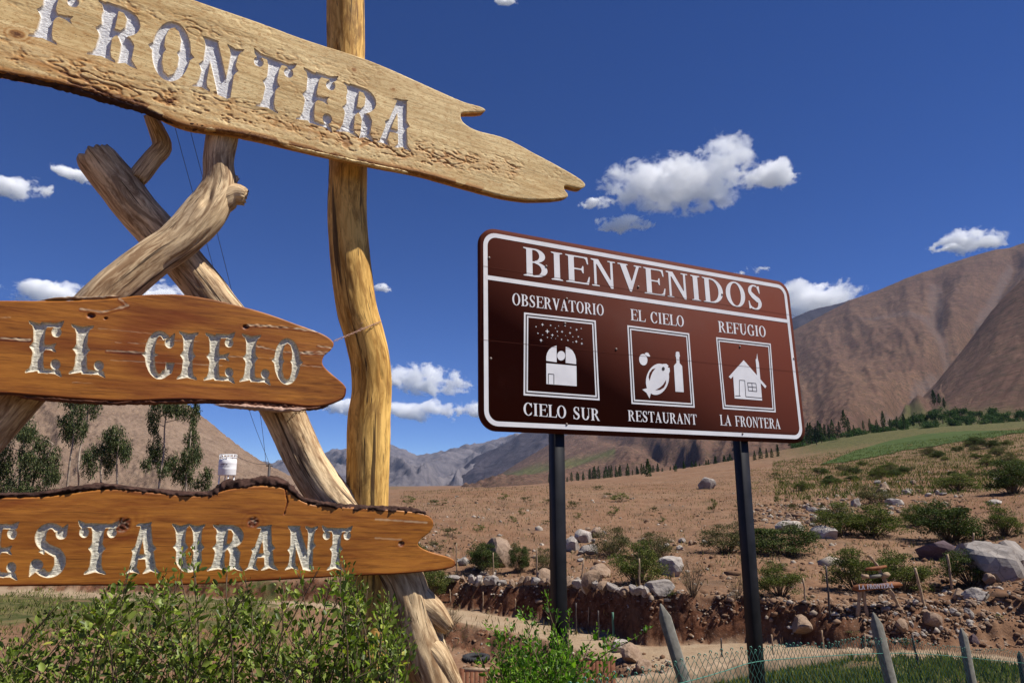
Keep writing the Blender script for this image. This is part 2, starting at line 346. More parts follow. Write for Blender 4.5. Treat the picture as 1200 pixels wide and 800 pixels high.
def _tps_fit(X, val):
    X = np.array(X); n = len(X); d = np.linalg.norm(X[:, None] - X[None], axis=2)
    K = np.where(d > 0, d * d * np.log(d + 1e-9), 0) + np.eye(n) * 1e-3
    A = np.block([[K, np.c_[np.ones(n), X]], [np.c_[np.ones(n), X].T, np.zeros((3, 3))]])
    return X, np.linalg.solve(A, np.r_[val, 0, 0, 0])
def _tps(fit, a, b):
    X, w = fit; sh = a.shape; a = a.ravel(); b = b.ravel(); out = w[-3] + w[-2] * a + w[-1] * b
    for k in range(len(X)):
        d2 = (a - X[k, 0]) ** 2 + (b - X[k, 1]) ** 2
        out = out + w[k] * d2 * 0.5 * np.log(d2 + 1e-12)
    return out.reshape(sh)
_ac = lambda px: (np.asarray(px) - 600) / 400.0
F_FIELD = _tps_fit([(_ac(p), math.log(Y)) for p, q, Y in _ctl], [ray(p, q)[2] for p, q, Y in _ctl])
F_NEAR = _tps_fit([(_ac(p), math.log(Y)) for p, Y, z in _near], [z for p, Y, z in _near])
_bx = [-400, 0, 528, 640, 740, 860, 960, 1060, 1200, 1700]
_by = [36, 34, 29, 26.6, 23, 21.5, 19.6, 19.0, 17.6, 14]
_bz = [-4.5, -4.6, -4.85, -4.95, -4.92, -4.55, -4.35, -4.25, -4.2, -4.0]
_nx = [-400, 400, 528, 640, 740, 860, 960, 1200, 1700]
_ny = [31, 28.5, 26.3, 23.3, 19.9, 18.0, 16.6, 14.3, 11]
def terrain(x, y, fine=True, masks=False):
    x = np.asarray(x, float); y = np.asarray(y, float)
    r = np.hypot(x, y) + 1e-6; az = np.arctan2(x, y); azc = np.clip(az, -.86, .86)
    px = 600 + 800 * np.tan(azc); Y = r * np.cos(azc)
    Yq = np.clip(Y, 2, 400)
    wob = noise3(x * .35, y * .35, 2) * .35 + noise3(x * 1.3, y * 1.3, 3) * .16 + noise3(x * 3.5, y * 3.5, 3) * .07
    zf = Yq * _tps(F_FIELD, (px - 600) / 400, np.log(np.maximum(Yq, 12)))
    zn = _tps(F_NEAR, (px - 600) / 400, np.log(np.clip(Y, 2, 30)))
    Yb = np.interp(px, _bx, _by) + wob; Yn = np.interp(px, _nx, _ny) + wob * .8
    zr = np.interp(px, _bx, _bz)
    slope_w = np.interp(px, [528, 960, 1060, 1120, 1250], [.45, .6, 1.2, 2.6, 4.0])   # the cut bank turns into a rubble slope
    tb = np.clip((Y - Yb) / slope_w, 0, 1); tb = np.where(px < 1040, tb, tb * tb * (3 - 2 * tb))
    tn = sst(0, np.interp(px, [528, 700, 860], [1.6, 1.2, 2.5]), Yn - Y)
    z = zr + (zf - zr) * tb
    z = np.where(Y < Yn, zr + (zn - zr) * tn, z)
    side = sst(.75, 1.35, np.abs(az))                   # beside and behind the camera the yard is level
    flat = np.where(r < 60, -1.65 - 0 * r, -1.65 + (r - 60) * .01)
    z = z * (1 - side) + flat * side
    road = sst(0, .25, Yb - Y) * sst(-.2, .5, Y - Yn) * (1 - side)
    bankf = np.clip((Y - Yb) / slope_w, 0, 1); cut = ((bankf > .0) & (bankf < 1)) * sst(1110, 1020, px) * (1 - side)
    cut = np.maximum(cut, (tn > .05) * (tn < .95) * (px < 620) * (px > 470) * (1 - side) * 1.0)
    if fine:
        rough = (1 - .85 * road)
        z = z + rough * (noise3(x * .22, y * .22, 5) * .10 * np.clip(Y / 40, .3, 3) + fbm(x * .9, y * .9, 1, 4) * .10 + np.maximum(0, noise3(x * 2.3, y * 2.3, 4)) * .10)
        z = z + cut * fbm(x * 3, y * 3, z * 3, 3) * .25 + road * noise3(x * .6, y * 2.4, 1) * .03
        rub = sst(1000, 1080, px) * sst(0, 1, (Y - Yb)) * sst(8, 3, Y - Yb)
        z = z + rub * fbm(x * 1.4, y * 1.4, 6, 3) * .35
    if not masks: return z
    g = .62 * sst(14.9, 14.4, Y) * sst(690, 800, px) + .45 * sst(430, 300, px) * sst(19, 23, Y) * sst(34, 30, Y) + .15 * sst(520, 300, px)
    g = g + sst(880, 1050, px + (Y - 100) * 1.2) * sst(75, 110, Y) * .30 + .20 * sst(150, 260, Y) * sst(840, 950, px) + .25 * sst(230, 300, Y) * sst(930, 1000, px)
    g = g + .13 * sst(900, 1000, px) * sst(24, 60, Y) + .12 * sst(520, 470, px) * sst(30, 40, Y)
    return z, np.clip(g, 0, 1), road, np.clip(cut, 0, 1)
def on_ground(px, py, Y0=3.0, Y1=390.0):               # where the sight line of a pixel meets the ground
    d = ray(px, py); Y = np.geomspace(Y0, Y1, 900)
    hit = np.nonzero(d[2] * Y < terrain(d[0] * Y, Y))[0]
    k = hit[0] if len(hit) else 899
    return np.array([d[0] * Y[k], Y[k], float(terrain(d[0] * Y[k], Y[k]))])
def ground_z(x, y): return float(terrain(np.array(x), np.array(y)))

def build_ground():
    a_in = np.linspace(-.78, .78, 660); side = np.linspace(.78, math.pi, 50)[1:]
    az = np.concatenate([-side[::-1], a_in, side[:-1]])
    rr = np.concatenate([[0.3], np.geomspace(1.2, 12, 50), np.geomspace(12.1, 38, 205), np.geomspace(38.3, 420, 110), np.geomspace(450, 9000, 22)])
    A, R_ = np.meshgrid(az, rr); x = R_ * np.sin(A); y = R_ * np.cos(A)
    z, g, rd, ct = terrain(x, y, True, True)
    far = sst(400, 460, R_); z = np.where(R_ > 420, z[rr.searchsorted(420) - 1][None, :] * (1 - far) + far * np.minimum(z[rr.searchsorted(420) - 1][None, :], -2) , z)
    nr, na = A.shape; i = np.arange(nr - 1)[:, None] * na; j = np.arange(na)[None]; j2 = (j + 1) % na
    Q = np.stack([i + j, i + j2, i + na + j2, i + na + j], -1).reshape(-1, 4)[:, ::-1]
    me = mesh_np('ground', np.stack([x, y, z], -1).reshape(-1, 3), [Q, (np.arange(na))[None, :]])
    attr(me, 'green', g.ravel()); attr(me, 'road', rd.ravel()); attr(me, 'cut', ct.ravel())
    link('ground', me, M['ground'], kind='structure')
build_ground()

# ================================================================== mountains
def make_range(name, mat, skyl, base, Y0, Y1, pxr, nx, nt, amp, gx, gt, seed, power=1.0, creases=(), scree=None, green=None, rock=0.0):
    px = np.linspace(pxr[0], pxr[1], nx); t = np.concatenate([np.linspace(0, 1, nt), 1 + np.linspace(0, 1, 14)[1:] * .8])
    PX, T = np.meshgrid(px, t)
    hs = lambda p: HOR + 2.7 - (p / 1200) * 5.4
    e1 = (hs(px) - np.interp(px, *np.array(skyl).T)) / FOC; e0 = (hs(px) - np.interp(px, *np.array(base).T)) / FOC
    tt = np.clip(T, 0, 1); Y = Y0 + (Y1 - Y0) * T
    Y = np.where(T > 1, Y1 + (Y1 - Y0) * (T - 1), Y)
    e = e0 + (e1 - e0) * tt ** power
    back = np.clip(T - 1, 0, 1)
    X = (PX - 600) / FOC * Y
    Z = e * Y
    Z = np.where(T > 1, (e1 * Y1)[None, :] * (1 - back * 1.1), Z)
    w1 = noise3(PX * gx * .35, T * gt * .6, seed + 9) * 1.2
    rid = fbm(PX * gx + w1, T * gt + .5 * w1, seed, 6, True)
    sm = noise3(PX * gx * .4, T * gt * .5, seed + 3)
    env = np.clip(np.minimum(tt * 5, 1), 0, 1)
    top = 1 - .80 * np.exp(-((T - 1) / .06) ** 2)
    Z = Z + env * amp * top * (rid - .35 + .6 * sm)
    Z = Z + env * amp * .12 * (1 - .4 * (top < .5)) * fbm(PX * gx * 9, T * gt * 14, seed + 5, 4, True)
    if rock: Z = Z + env * rock * fbm(PX * gx * 20, T * gt * 35, seed + 8, 3)
    for (pts, depth, width) in creases:
        P_ = np.array(pts); row = hs(PX) - e * FOC
        for (x0, y0), (x1, y1) in zip(P_[:-1], P_[1:]):
            dx, dy = x1 - x0, y1 - y0; q = np.clip(((PX - x0) * dx + (row - y0) * dy) / (dx * dx + dy * dy), 0, 1)
            d = np.hypot(PX - x0 - q * dx, row - y0 - q * dy); Z = Z - depth * np.exp(-(d / width) ** 2) * (T <= 1)
    n_r, n_c = PX.shape; i = np.arange(n_r - 1)[:, None] * n_c; j = np.arange(n_c - 1)[None]
    Q = np.stack([i + j, i + j + 1, i + n_c + j + 1, i + n_c + j], -1).reshape(-1, 4)
    me = mesh_np(name, np.stack([X, Y, Z], -1).reshape(-1, 3), [Q])
    row = hs(PX) - e * FOC
    attr(me, 'scree', (scree(PX, row) if scree else np.zeros_like(PX)).ravel())
    attr(me, 'green', (green(PX, row) if green else np.zeros_like(PX)).ravel())
    return link(name, me, mat, kind='structure')
def seg_mask(pts, width, soft=.5):
    def f(PX, row):
        out = np.zeros_like(PX)
        for (x0, y0, w0), (x1, y1, w1) in zip(pts[:-1], pts[1:]):
            dx, dy = x1 - x0, y1 - y0; q = np.clip(((PX - x0) * dx + (row - y0) * dy) / (dx * dx + dy * dy), 0, 1)
            d = np.hypot(PX - x0 - q * dx, row - y0 - q * dy) / (w0 + (w1 - w0) * q)
            out = np.maximum(out, sst(1.0, soft, d + noise3(PX * .06, row * .06, 3) * .5))
        return out
    return f
sc1 = seg_mask([(1210, 300, 5), (1150, 385, 7), (1115, 410, 8), (1060, 450, 9), (1020, 490, 8)], 1)
sc2 = seg_mask([(1118, 405, 8), (1108, 375, 14), (1115, 335, 12)], 1)
sc3 = seg_mask([(1108, 372, 5), (1060, 368, 4), (1020, 375, 3)], 1)
def gr_main(PX, row):
    a = sst(525, 545, row) * .0 + 0 * PX
    b = np.exp(-((row - (556 - (PX - 600) * .22)) / 5.0) ** 2) * (PX > 590) * (PX < 720) * .7
    c = sst(470, 500, row + noise3(PX * .04, row * .04, 1) * 22) * sst(1000, 1060, PX) * .85
    return np.clip(a + b + c, 0, 1)
make_range('mountain', M['mountain'],
           [(540,580),(560,573),(600,547),(650,517),(700,495),(760,468),(850,425),(935,388),(975,368),(1010,350),(1060,330),(1100,315),(1150,299),(1200,284),(1300,262),(1500,250),(1900,300)],
           [(540,582),(560,576),(600,571),(700,567),(850,552),(1000,515),(1100,503),(1200,496),(1900,470)], 400, 2600, (540, 1900), 620, 210, 26, .0125, 1.5, 21, 1.0,
           creases=[([(1215, 300), (1150, 385), (1115, 412), (1060, 452), (1020, 490)], 45, 14), ([(1118, 405), (1108, 375), (1120, 330)], 18, 12), ([(840, 545), (760, 520), (700, 505)], 22, 9)],
           scree=lambda a, b: np.clip(sc1(a, b) + sc2(a, b) * .8 + sc3(a, b) * .8, 0, 1), green=gr_main)
make_range('mountain_spur', M['mountain'],
           [(1000,515),(1040,500),(1075,475),(1100,452),(1125,425),(1150,397),(1180,362),(1200,343),(1300,255),(1500,180),(1900,200)],
           [(1000,517),(1100,508),(1200,500),(1900,470)], 380, 1150, (1000, 1900), 300, 140, 8, .012, 1.2, 5, 1.0,
           green=lambda a, b: sst(478, 500, b + noise3(a * .05, b * .05, 1) * 18) * .6)
make_range('hill', M['hill'],
           [(-700,380),(-300,385),(-100,392),(0,397),(60,402),(120,420),(180,450),(215,474),(240,492),(266,512),(290,530),(320,548),(345,560),(372,576),(385,590)],
           [(-700,600),(0,606),(250,602),(395,600)], 140, 420, (-700, 390), 560, 170, 4.0, .011, 2.0, 33, .9, rock=1.3)
make_range('far_mountain', M['far'],
           [(-200,500),(200,540),(320,548),(345,541),(380,533),(398,528),(430,526),(457,523),(475,530),(490,538),(505,537),(519,534),(543,526),(561,522),(579,516),(600,512),(640,500),(700,500),(900,520),(1000,540)],
           [(-200,590),(1000,590)], 2800, 5600, (-200, 1000), 520, 120, 150, .014, 2.6, 50, .9)
make_range('shadowed_mountain_ridge', M['shadowed_ridge'],
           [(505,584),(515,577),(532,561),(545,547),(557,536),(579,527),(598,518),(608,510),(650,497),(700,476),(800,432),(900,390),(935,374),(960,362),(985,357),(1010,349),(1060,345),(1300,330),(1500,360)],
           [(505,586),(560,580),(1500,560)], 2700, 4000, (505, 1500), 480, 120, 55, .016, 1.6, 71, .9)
# ================================================================== lettering: every glyph is a signed distance built from polygons
def poly_sd(pts, X, Y):
    P_ = np.asarray(pts, float); d = np.full(X.shape, 1e9); ins = np.zeros(X.shape, bool)
    for (x0, y0), (x1, y1) in zip(P_, np.roll(P_, -1, 0)):
        ex, ey = x1 - x0, y1 - y0; L = ex * ex + ey * ey
        if L < 1e-14: continue
        t = np.clip(((X - x0) * ex + (Y - y0) * ey) / L, 0, 1)
        d = np.minimum(d, (X - x0 - t * ex) ** 2 + (Y - y0 - t * ey) ** 2)
        c = (y0 > Y) != (y1 > Y)
        ins ^= c & (X < ex * (Y - y0) / (ey if ey else 1e-12) + x0)
    return np.where(ins, -1, 1) * np.sqrt(d)
def ell(cx, cy, rx, ry, a0=0, a1=360, n=28):
    t = np.radians(np.linspace(a0, a1, n)); return [(cx + rx * math.cos(k), cy + ry * math.sin(k)) for k in t]
def ring(cx, cy, rx, ry, wx, wy, a0=0, a1=360, n=26):   # an arc band, thicker at the sides (wx) than at top and bottom (wy)
    return ell(cx, cy, rx, ry, a0, a1, n) + ell(cx, cy, rx - wx, ry - wy, a1, a0, n)
def rect(x0, y0, x1, y1): return [(x0, y0), (x1, y0), (x1, y1), (x0, y1)]
# western face -----------------------------------------------------
def w_stem(x, w, y0=0.0, y1=1.0, fb=.10, ft=.10, spur=.5, sl=True, sr=True):
    L = []
    L += [(x - fb, y0 - .0), (x - fb + .02, y0 + .045), (x - .03, y0 + .075), (x, y0 + .17)] if fb else [(x, y0)]
    if spur and sl: L += [(x + .012, spur - .10), (x - .015, spur - .045), (x - .055, spur), (x - .015, spur + .045), (x + .012, spur + .10)]
    L += [(x, y1 - .17), (x - .03, y1 - .075), (x - ft + .02, y1 - .045), (x - ft, y1 + .0)] if ft else [(x, y1)]
    if ft: L += [(x - .01, y1 - .02), (x + w / 2, y1 - .045), (x + w + .01, y1 - .02)]
    R = []
    R += [(x + w + ft, y1), (x + w + ft - .02, y1 - .045), (x + w + .03, y1 - .075), (x + w, y1 - .17)] if ft else [(x + w, y1)]
    if spur and sr: R += [(x + w - .012, spur + .10), (x + w + .015, spur + .045), (x + w + .055, spur), (x + w + .015, spur - .045), (x + w - .012, spur - .10)]
    R += [(x + w, y0 + .17), (x + w + .03, y0 + .075), (x + w + fb - .02, y0 + .045), (x + w + fb, y0)] if fb else [(x + w, y0)]
    if fb: R += [(x + w + .01, y0 + .02), (x + w / 2, y0 + .045), (x - .01, y0 + .02)]
    return L + R
def w_arm(x0, x1, y, up):                               # an arm ending in a ball and a small point
    s = -1 if up else 1
    return [[(x0, y), (x1 - .10, y - s * .0), (x1 + .035, y - s * .06), (x1 - .0, y + s * .05), (x1 - .06, y + s * .10), (x1 - .14, y + s * .065), (x0, y + s * .085)],
            ell(x1 - .085, y + s * .17, .083, .095)]
def western(ch):
    w = .20
    if ch == 'F': return .62, [w_stem(.12, w), *[p for p in w_arm(.25, .60, .99, True)], [(.30, .50), (.46, .475), (.56, .43), (.52, .50), (.56, .57), (.46, .545), (.30, .53)]], []
    if ch == 'E': return .66, [w_stem(.12, w), *w_arm(.25, .62, .99, True), *w_arm(.25, .64, .01, False), [(.30, .475), (.44, .47), (.54, .43), (.50, .51), (.54, .59), (.44, .55), (.30, .545)]], []
    if ch == 'L': return .66, [w_stem(.12, w), *w_arm(.25, .64, .01, False)], []
    if ch == 'I': return .44, [w_stem(.12, w)], []
    if ch == 'T': return .74, [w_stem(.27, w, ft=.04), *w_arm(.30, .72, .99, True), *[[(.74 - a, b) for a, b in p] for p in w_arm(.30, .72, .99, True)]], []
    if ch == 'O': return .62, [ell(.31, .5, .27, .5, n=40), [(.05, .43), (-.02, .5), (.05, .57)], [(.57, .43), (.64, .5), (.57, .57)]], [[(.24, .14), (.31, .09), (.38, .14), (.42, .28), (.42, .44), (.385, .5), (.42, .56), (.42, .72), (.38, .86), (.31, .91), (.24, .86), (.20, .72), (.20, .56), (.235, .5), (.20, .44), (.20, .28)]]
    if ch == 'C': return .60, [ring(.31, .5, .28, .5, .17, .09, 52, 308, 40), ell(.50, .76, .085, .10), [(.50, .86), (.60, .97), (.58, .76), (.5, .7)], [(.42, .04), (.55, .14), (.60, .34), (.45, .34), (.43, .2), (.36, .1)], [(.05, .43), (-.03, .5), (.05, .57)], [(.16, .45), (.27, .5), (.16, .55)]], []
    if ch == 'U': return .70, [w_stem(.10, .19, .22, 1, 0, .08, .52), w_stem(.46, .17, .22, 1, 0, .08, .52), ring(.365, .28, .265, .28, .19, .12, 180, 360, 26)], []
    if ch == 'N': return .76, [w_stem(.10, .13, spur=.45, fb=.09, ft=.08, sr=False), w_stem(.54, .13, spur=.55, fb=0, ft=.09, sl=False), [(.06, 1), (.28, 1), (.67, .02), (.62, -.03), (.45, -.0), (.13, .80)]], []
    if ch == 'A': return .74, [[(.29, 1.0), (.22, .96), (.43, .96), (.52, .98), (.55, 1.03), (.40, 1.0)], [(.33, .97), (.53, .97), (.56, .60), (.64, .5), (.58, .44), (.63, .12), (.73, .0), (.63, .02), (.53, .05), (.43, .01), (.36, .0), (.44, .10)],
                               [(.33, .97), (.41, .86), (.30, .52), (.21, .12), (.28, .0), (.17, .03), (.08, .03), (-.01, .0), (.07, .08), (.15, .40), (.12, .47), (.20, .53)], rect(.22, .29, .50, .37)], []
    if ch == 'R': return .70, [w_stem(.12, w), ell(.38, .745, .27, .255), rect(.14, .49, .36, 1.0 - .0),
                               [(.38, .55), (.55, .50), (.62, .40), (.62, .14), (.72, .0), (.62, .015), (.55, .05), (.44, .0), (.45, .12), (.44, .36), (.38, .47), (.28, .50), (.28, .55)]], [[(.32, .58), (.40, .58), (.45, .66), (.45, .82), (.40, .90), (.32, .91)]]
    if ch == 'S': return .66, [ring(.34, .73, .25, .27, .16, .09, 40, 245, 26), ring(.33, .28, .27, .29, .17, .09, -140, 72, 26), [(.14, .60), (.28, .46), (.40, .38), (.56, .40), (.50, .52), (.32, .60), (.22, .70)],
                               ell(.515, .80, .085, .09), [(.50, .88), (.62, .99), (.60, .80)], ell(.13, .22, .095, .10), [(.14, .12), (.02, .01), (.03, .22)], [(.24, .42), (.16, .47), (.24, .52)]], []
# roman face ---------------------------------------------------------
def r_stem(x, w, l=.07, r=.07, t=.035, b0=True, b1=True, y0=0, y1=1):
    out = [rect(x, y0, x + w, y1)]
    if b0: out.append([(x - l, 0), (x + w + r, 0), (x + w + r, t * .8), (x + w + .01, t + .02), (x - .01, t + .02), (x - l, t * .8)])
    if b1: out.append([(x - l, 1), (x + w + r, 1), (x + w + r, 1 - t * .8), (x + w + .01, 1 - t - .02), (x - .01, 1 - t - .02), (x - l, 1 - t * .8)])
    return out
def roman(ch):
    w, h = .17, .058
    bowl = lambda cx, cy, rx, ry, ww=None: ring(cx, cy, rx, ry, ww or w, h, -90, 90)
    top = [(.0, 1), (.62, 1), (.64, .74), (.605, .74), (.56, .92), (.50, .95), (.0, .95)]
    bot = [(.0, 0), (.64, 0), (.68, .29), (.645, .29), (.59, .09), (.52, .05), (.0, .05)]
    mid = [(.2, .50), (.42, .50), (.46, .39), (.49, .39), (.49, .66), (.46, .66), (.42, .55), (.2, .55)]
    tail = lambda P_: [(a + .07, b) for a, b in P_]
    if ch == 'B': return .74, [*r_stem(.10, w, .09, 0), bowl(.34, .755, .30, .245), bowl(.34, .265, .36, .265), rect(.2, .95, .35, 1), rect(.2, .0, .35, .05), rect(.2, .49, .36, .54)], []
    if ch == 'I': return .40, r_stem(.115, w, .09, .09), []
    if ch == 'E': return .72, [*r_stem(.10, w, .09, 0), tail(top[0:]), tail(bot), tail(mid)], []
    if ch == 'F': return .66, [*r_stem(.10, w, .09, .08, b1=False), tail(top), tail(mid), rect(.01, .965, .2, 1)], []
    if ch == 'L': return .68, [*r_stem(.10, w, .09, .08, b0=False), tail([(a, b) for a, b in bot]), rect(.01, 0, .2, .035)], []
    if ch == 'N': return .84, [rect(.12, .03, .195, .97), rect(.645, .0, .72, .97), [(.03, 1), (.27, 1), (.72, .12), (.72, -.02), (.645, -.02), (.16, .93), (.03, .96)], rect(.04, 0, .28, .04), rect(.56, .96, .81, 1)], []
    if ch == 'V': return .80, [[(.08, .98), (.27, .98), (.47, .28), (.43, -.02), (.37, -.02)], [(.37, -.02), (.43, -.02), (.72, .98), (.63, .98), (.40, .2)], rect(.0, .96, .34, 1), rect(.54, .96, .80, 1)], []
    if ch == 'A': return .80, [[(.72, .02), (.53, .02), (.32, .80), (.37, 1.02), (.43, 1.02)], [(.06, .02), (.12, .02), (.38, .86), (.40, 1.02), (.37, 1.02)], rect(.0, 0, .24, .04), rect(.45, 0, .80, .04), rect(.19, .30, .58, .35)], []
    if ch == 'D': return .82, [*r_stem(.10, w, .09, 0), ring(.32, .5, .46, .5, w, h, -90, 90), rect(.2, .95, .33, 1), rect(.2, 0, .33, .05)], []
    if ch == 'O': return .82, [ell(.41, .5, .38, .52, n=48)], [ell(.41, .5, .21, .465, n=40)]
    if ch == 'C': return .76, [ring(.42, .5, .38, .52, w, h, 40, 320, 40), [(.66, 1), (.70, 1), (.71, .66), (.675, .66), (.60, .86), (.55, .93)], [(.55, .05), (.62, .10), (.67, .28), (.71, .27), (.68, .14), (.6, .02)]], []
    if ch == 'G': return .84, [ring(.42, .5, .38, .52, w, h, 40, 300, 40), [(.66, 1), (.70, 1), (.71, .66), (.675, .66), (.60, .86), (.55, .93)], rect(.58, .04, .74, .44), rect(.50, .42, .82, .455), [(.5, .02), (.62, .0), (.74, .06), (.74, .12), (.5, .07)]], []
    if ch == 'S': return .64, [ring(.32, .75, .25, .27, .13, h, 60, 225, 24), ring(.30, .27, .28, .29, .14, h, -125, 50, 24), [(.10, .62), (.20, .47), (.40, .30), (.50, .36), (.52, .47), (.36, .58), (.20, .72), (.13, .62)], [(.50, 1), (.53, 1), (.54, .68), (.51, .68), (.45, .86), (.42, .94)], [(.06, 0), (.09, 0), (.19, .07), (.12, .16), (.08, .33), (.05, .33)]], []
    if ch == 'R': return .80, [*r_stem(.10, w, .09, .07), bowl(.33, .745, .31, .255), rect(.2, .95, .34, 1), rect(.2, .49, .36, .54), [(.34, .52), (.46, .50), (.52, .46), (.74, .03), (.80, .03), (.80, 0), (.60, 0), (.36, .48)]], []
    if ch == 'T': return .74, [*r_stem(.285, w, .09, .09, b1=False), rect(.02, .955, .72, 1), [(.02, 1), (.0, .72), (.035, .72), (.08, .90), (.16, .96)], [(.72, 1), (.74, .72), (.705, .72), (.66, .90), (.58, .96)]], []
    if ch == 'U': return .82, [rect(.11, .28, .11 + w, .97), rect(.66, .28, .71, .97), ring(.41, .32, .30, .34, .15, .07, 180, 360, 26), rect(.02, .96, .37, 1), rect(.56, .96, .81, 1)], []
def glyph_sd(g, X, Y):
    adv, add, sub = g; d = np.full(X.shape, 1e3)
    for p in add: d = np.minimum(d, poly_sd(p, X, Y))
    for p in sub: d = np.maximum(d, -poly_sd(p, X, Y))
    return d

def msfill(S, X, Y):
    """fill where S<0 on a regular grid; returns verts2d, sd at verts, [quads, tris...], border segments (p,q)"""
    ny, nx = S.shape; ins = S < 0
    vid = -np.ones(S.shape, int)
    full = ins[:-1, :-1] & ins[:-1, 1:] & ins[1:, :-1] & ins[1:, 1:]
    anyc = ins[:-1, :-1] | ins[:-1, 1:] | ins[1:, :-1] | ins[1:, 1:]
    iy, ix = np.nonzero(ins); vid[iy, ix] = np.arange(len(iy))
    V = [(X[ix[k]], Y[iy[k]]) for k in range(len(ix))]; SD = list(S[iy, ix])
    fy, fx = np.nonzero(full)
    quads = np.stack([vid[fy, fx], vid[fy, fx + 1], vid[fy + 1, fx + 1], vid[fy + 1, fx]], -1)
    by = {}; segs = []; ed = {}
    def cross(a, b):
        k = (a, b) if a < b else (b, a)
        if k not in ed:
            (i0, j0), (i1, j1) = k; s0, s1 = S[i0, j0], S[i1, j1]; t = min(max(s0 / (s0 - s1), .02), .98)
            ed[k] = len(V); V.append((X[j0] + (X[j1] - X[j0]) * t, Y[i0] + (Y[i1] - Y[i0]) * t)); SD.append(0.0)
        return ed[k]
    for i, j in zip(*np.nonzero(anyc & ~full)):
        cs = [(i, j), (i, j + 1), (i + 1, j + 1), (i + 1, j)]; poly = []; ex = []
        for k in range(4):
            a, b = cs[k], cs[(k + 1) % 4]
            if ins[a]: poly.append(vid[a])
            if ins[a] != ins[b]: c = cross(a, b); poly.append(c); ex.append((c, ins[a]))
        by.setdefault(len(poly), []).append(poly)
        m = len(ex)
        for k in range(m):
            if ex[k][1] and not ex[(k + 1) % m][1]: segs.append((ex[k][0], ex[(k + 1) % m][0]))
    return np.array(V), np.array(SD), [quads] + [np.array(p) for p in by.values()], np.array(segs, int).reshape(-1, 2)

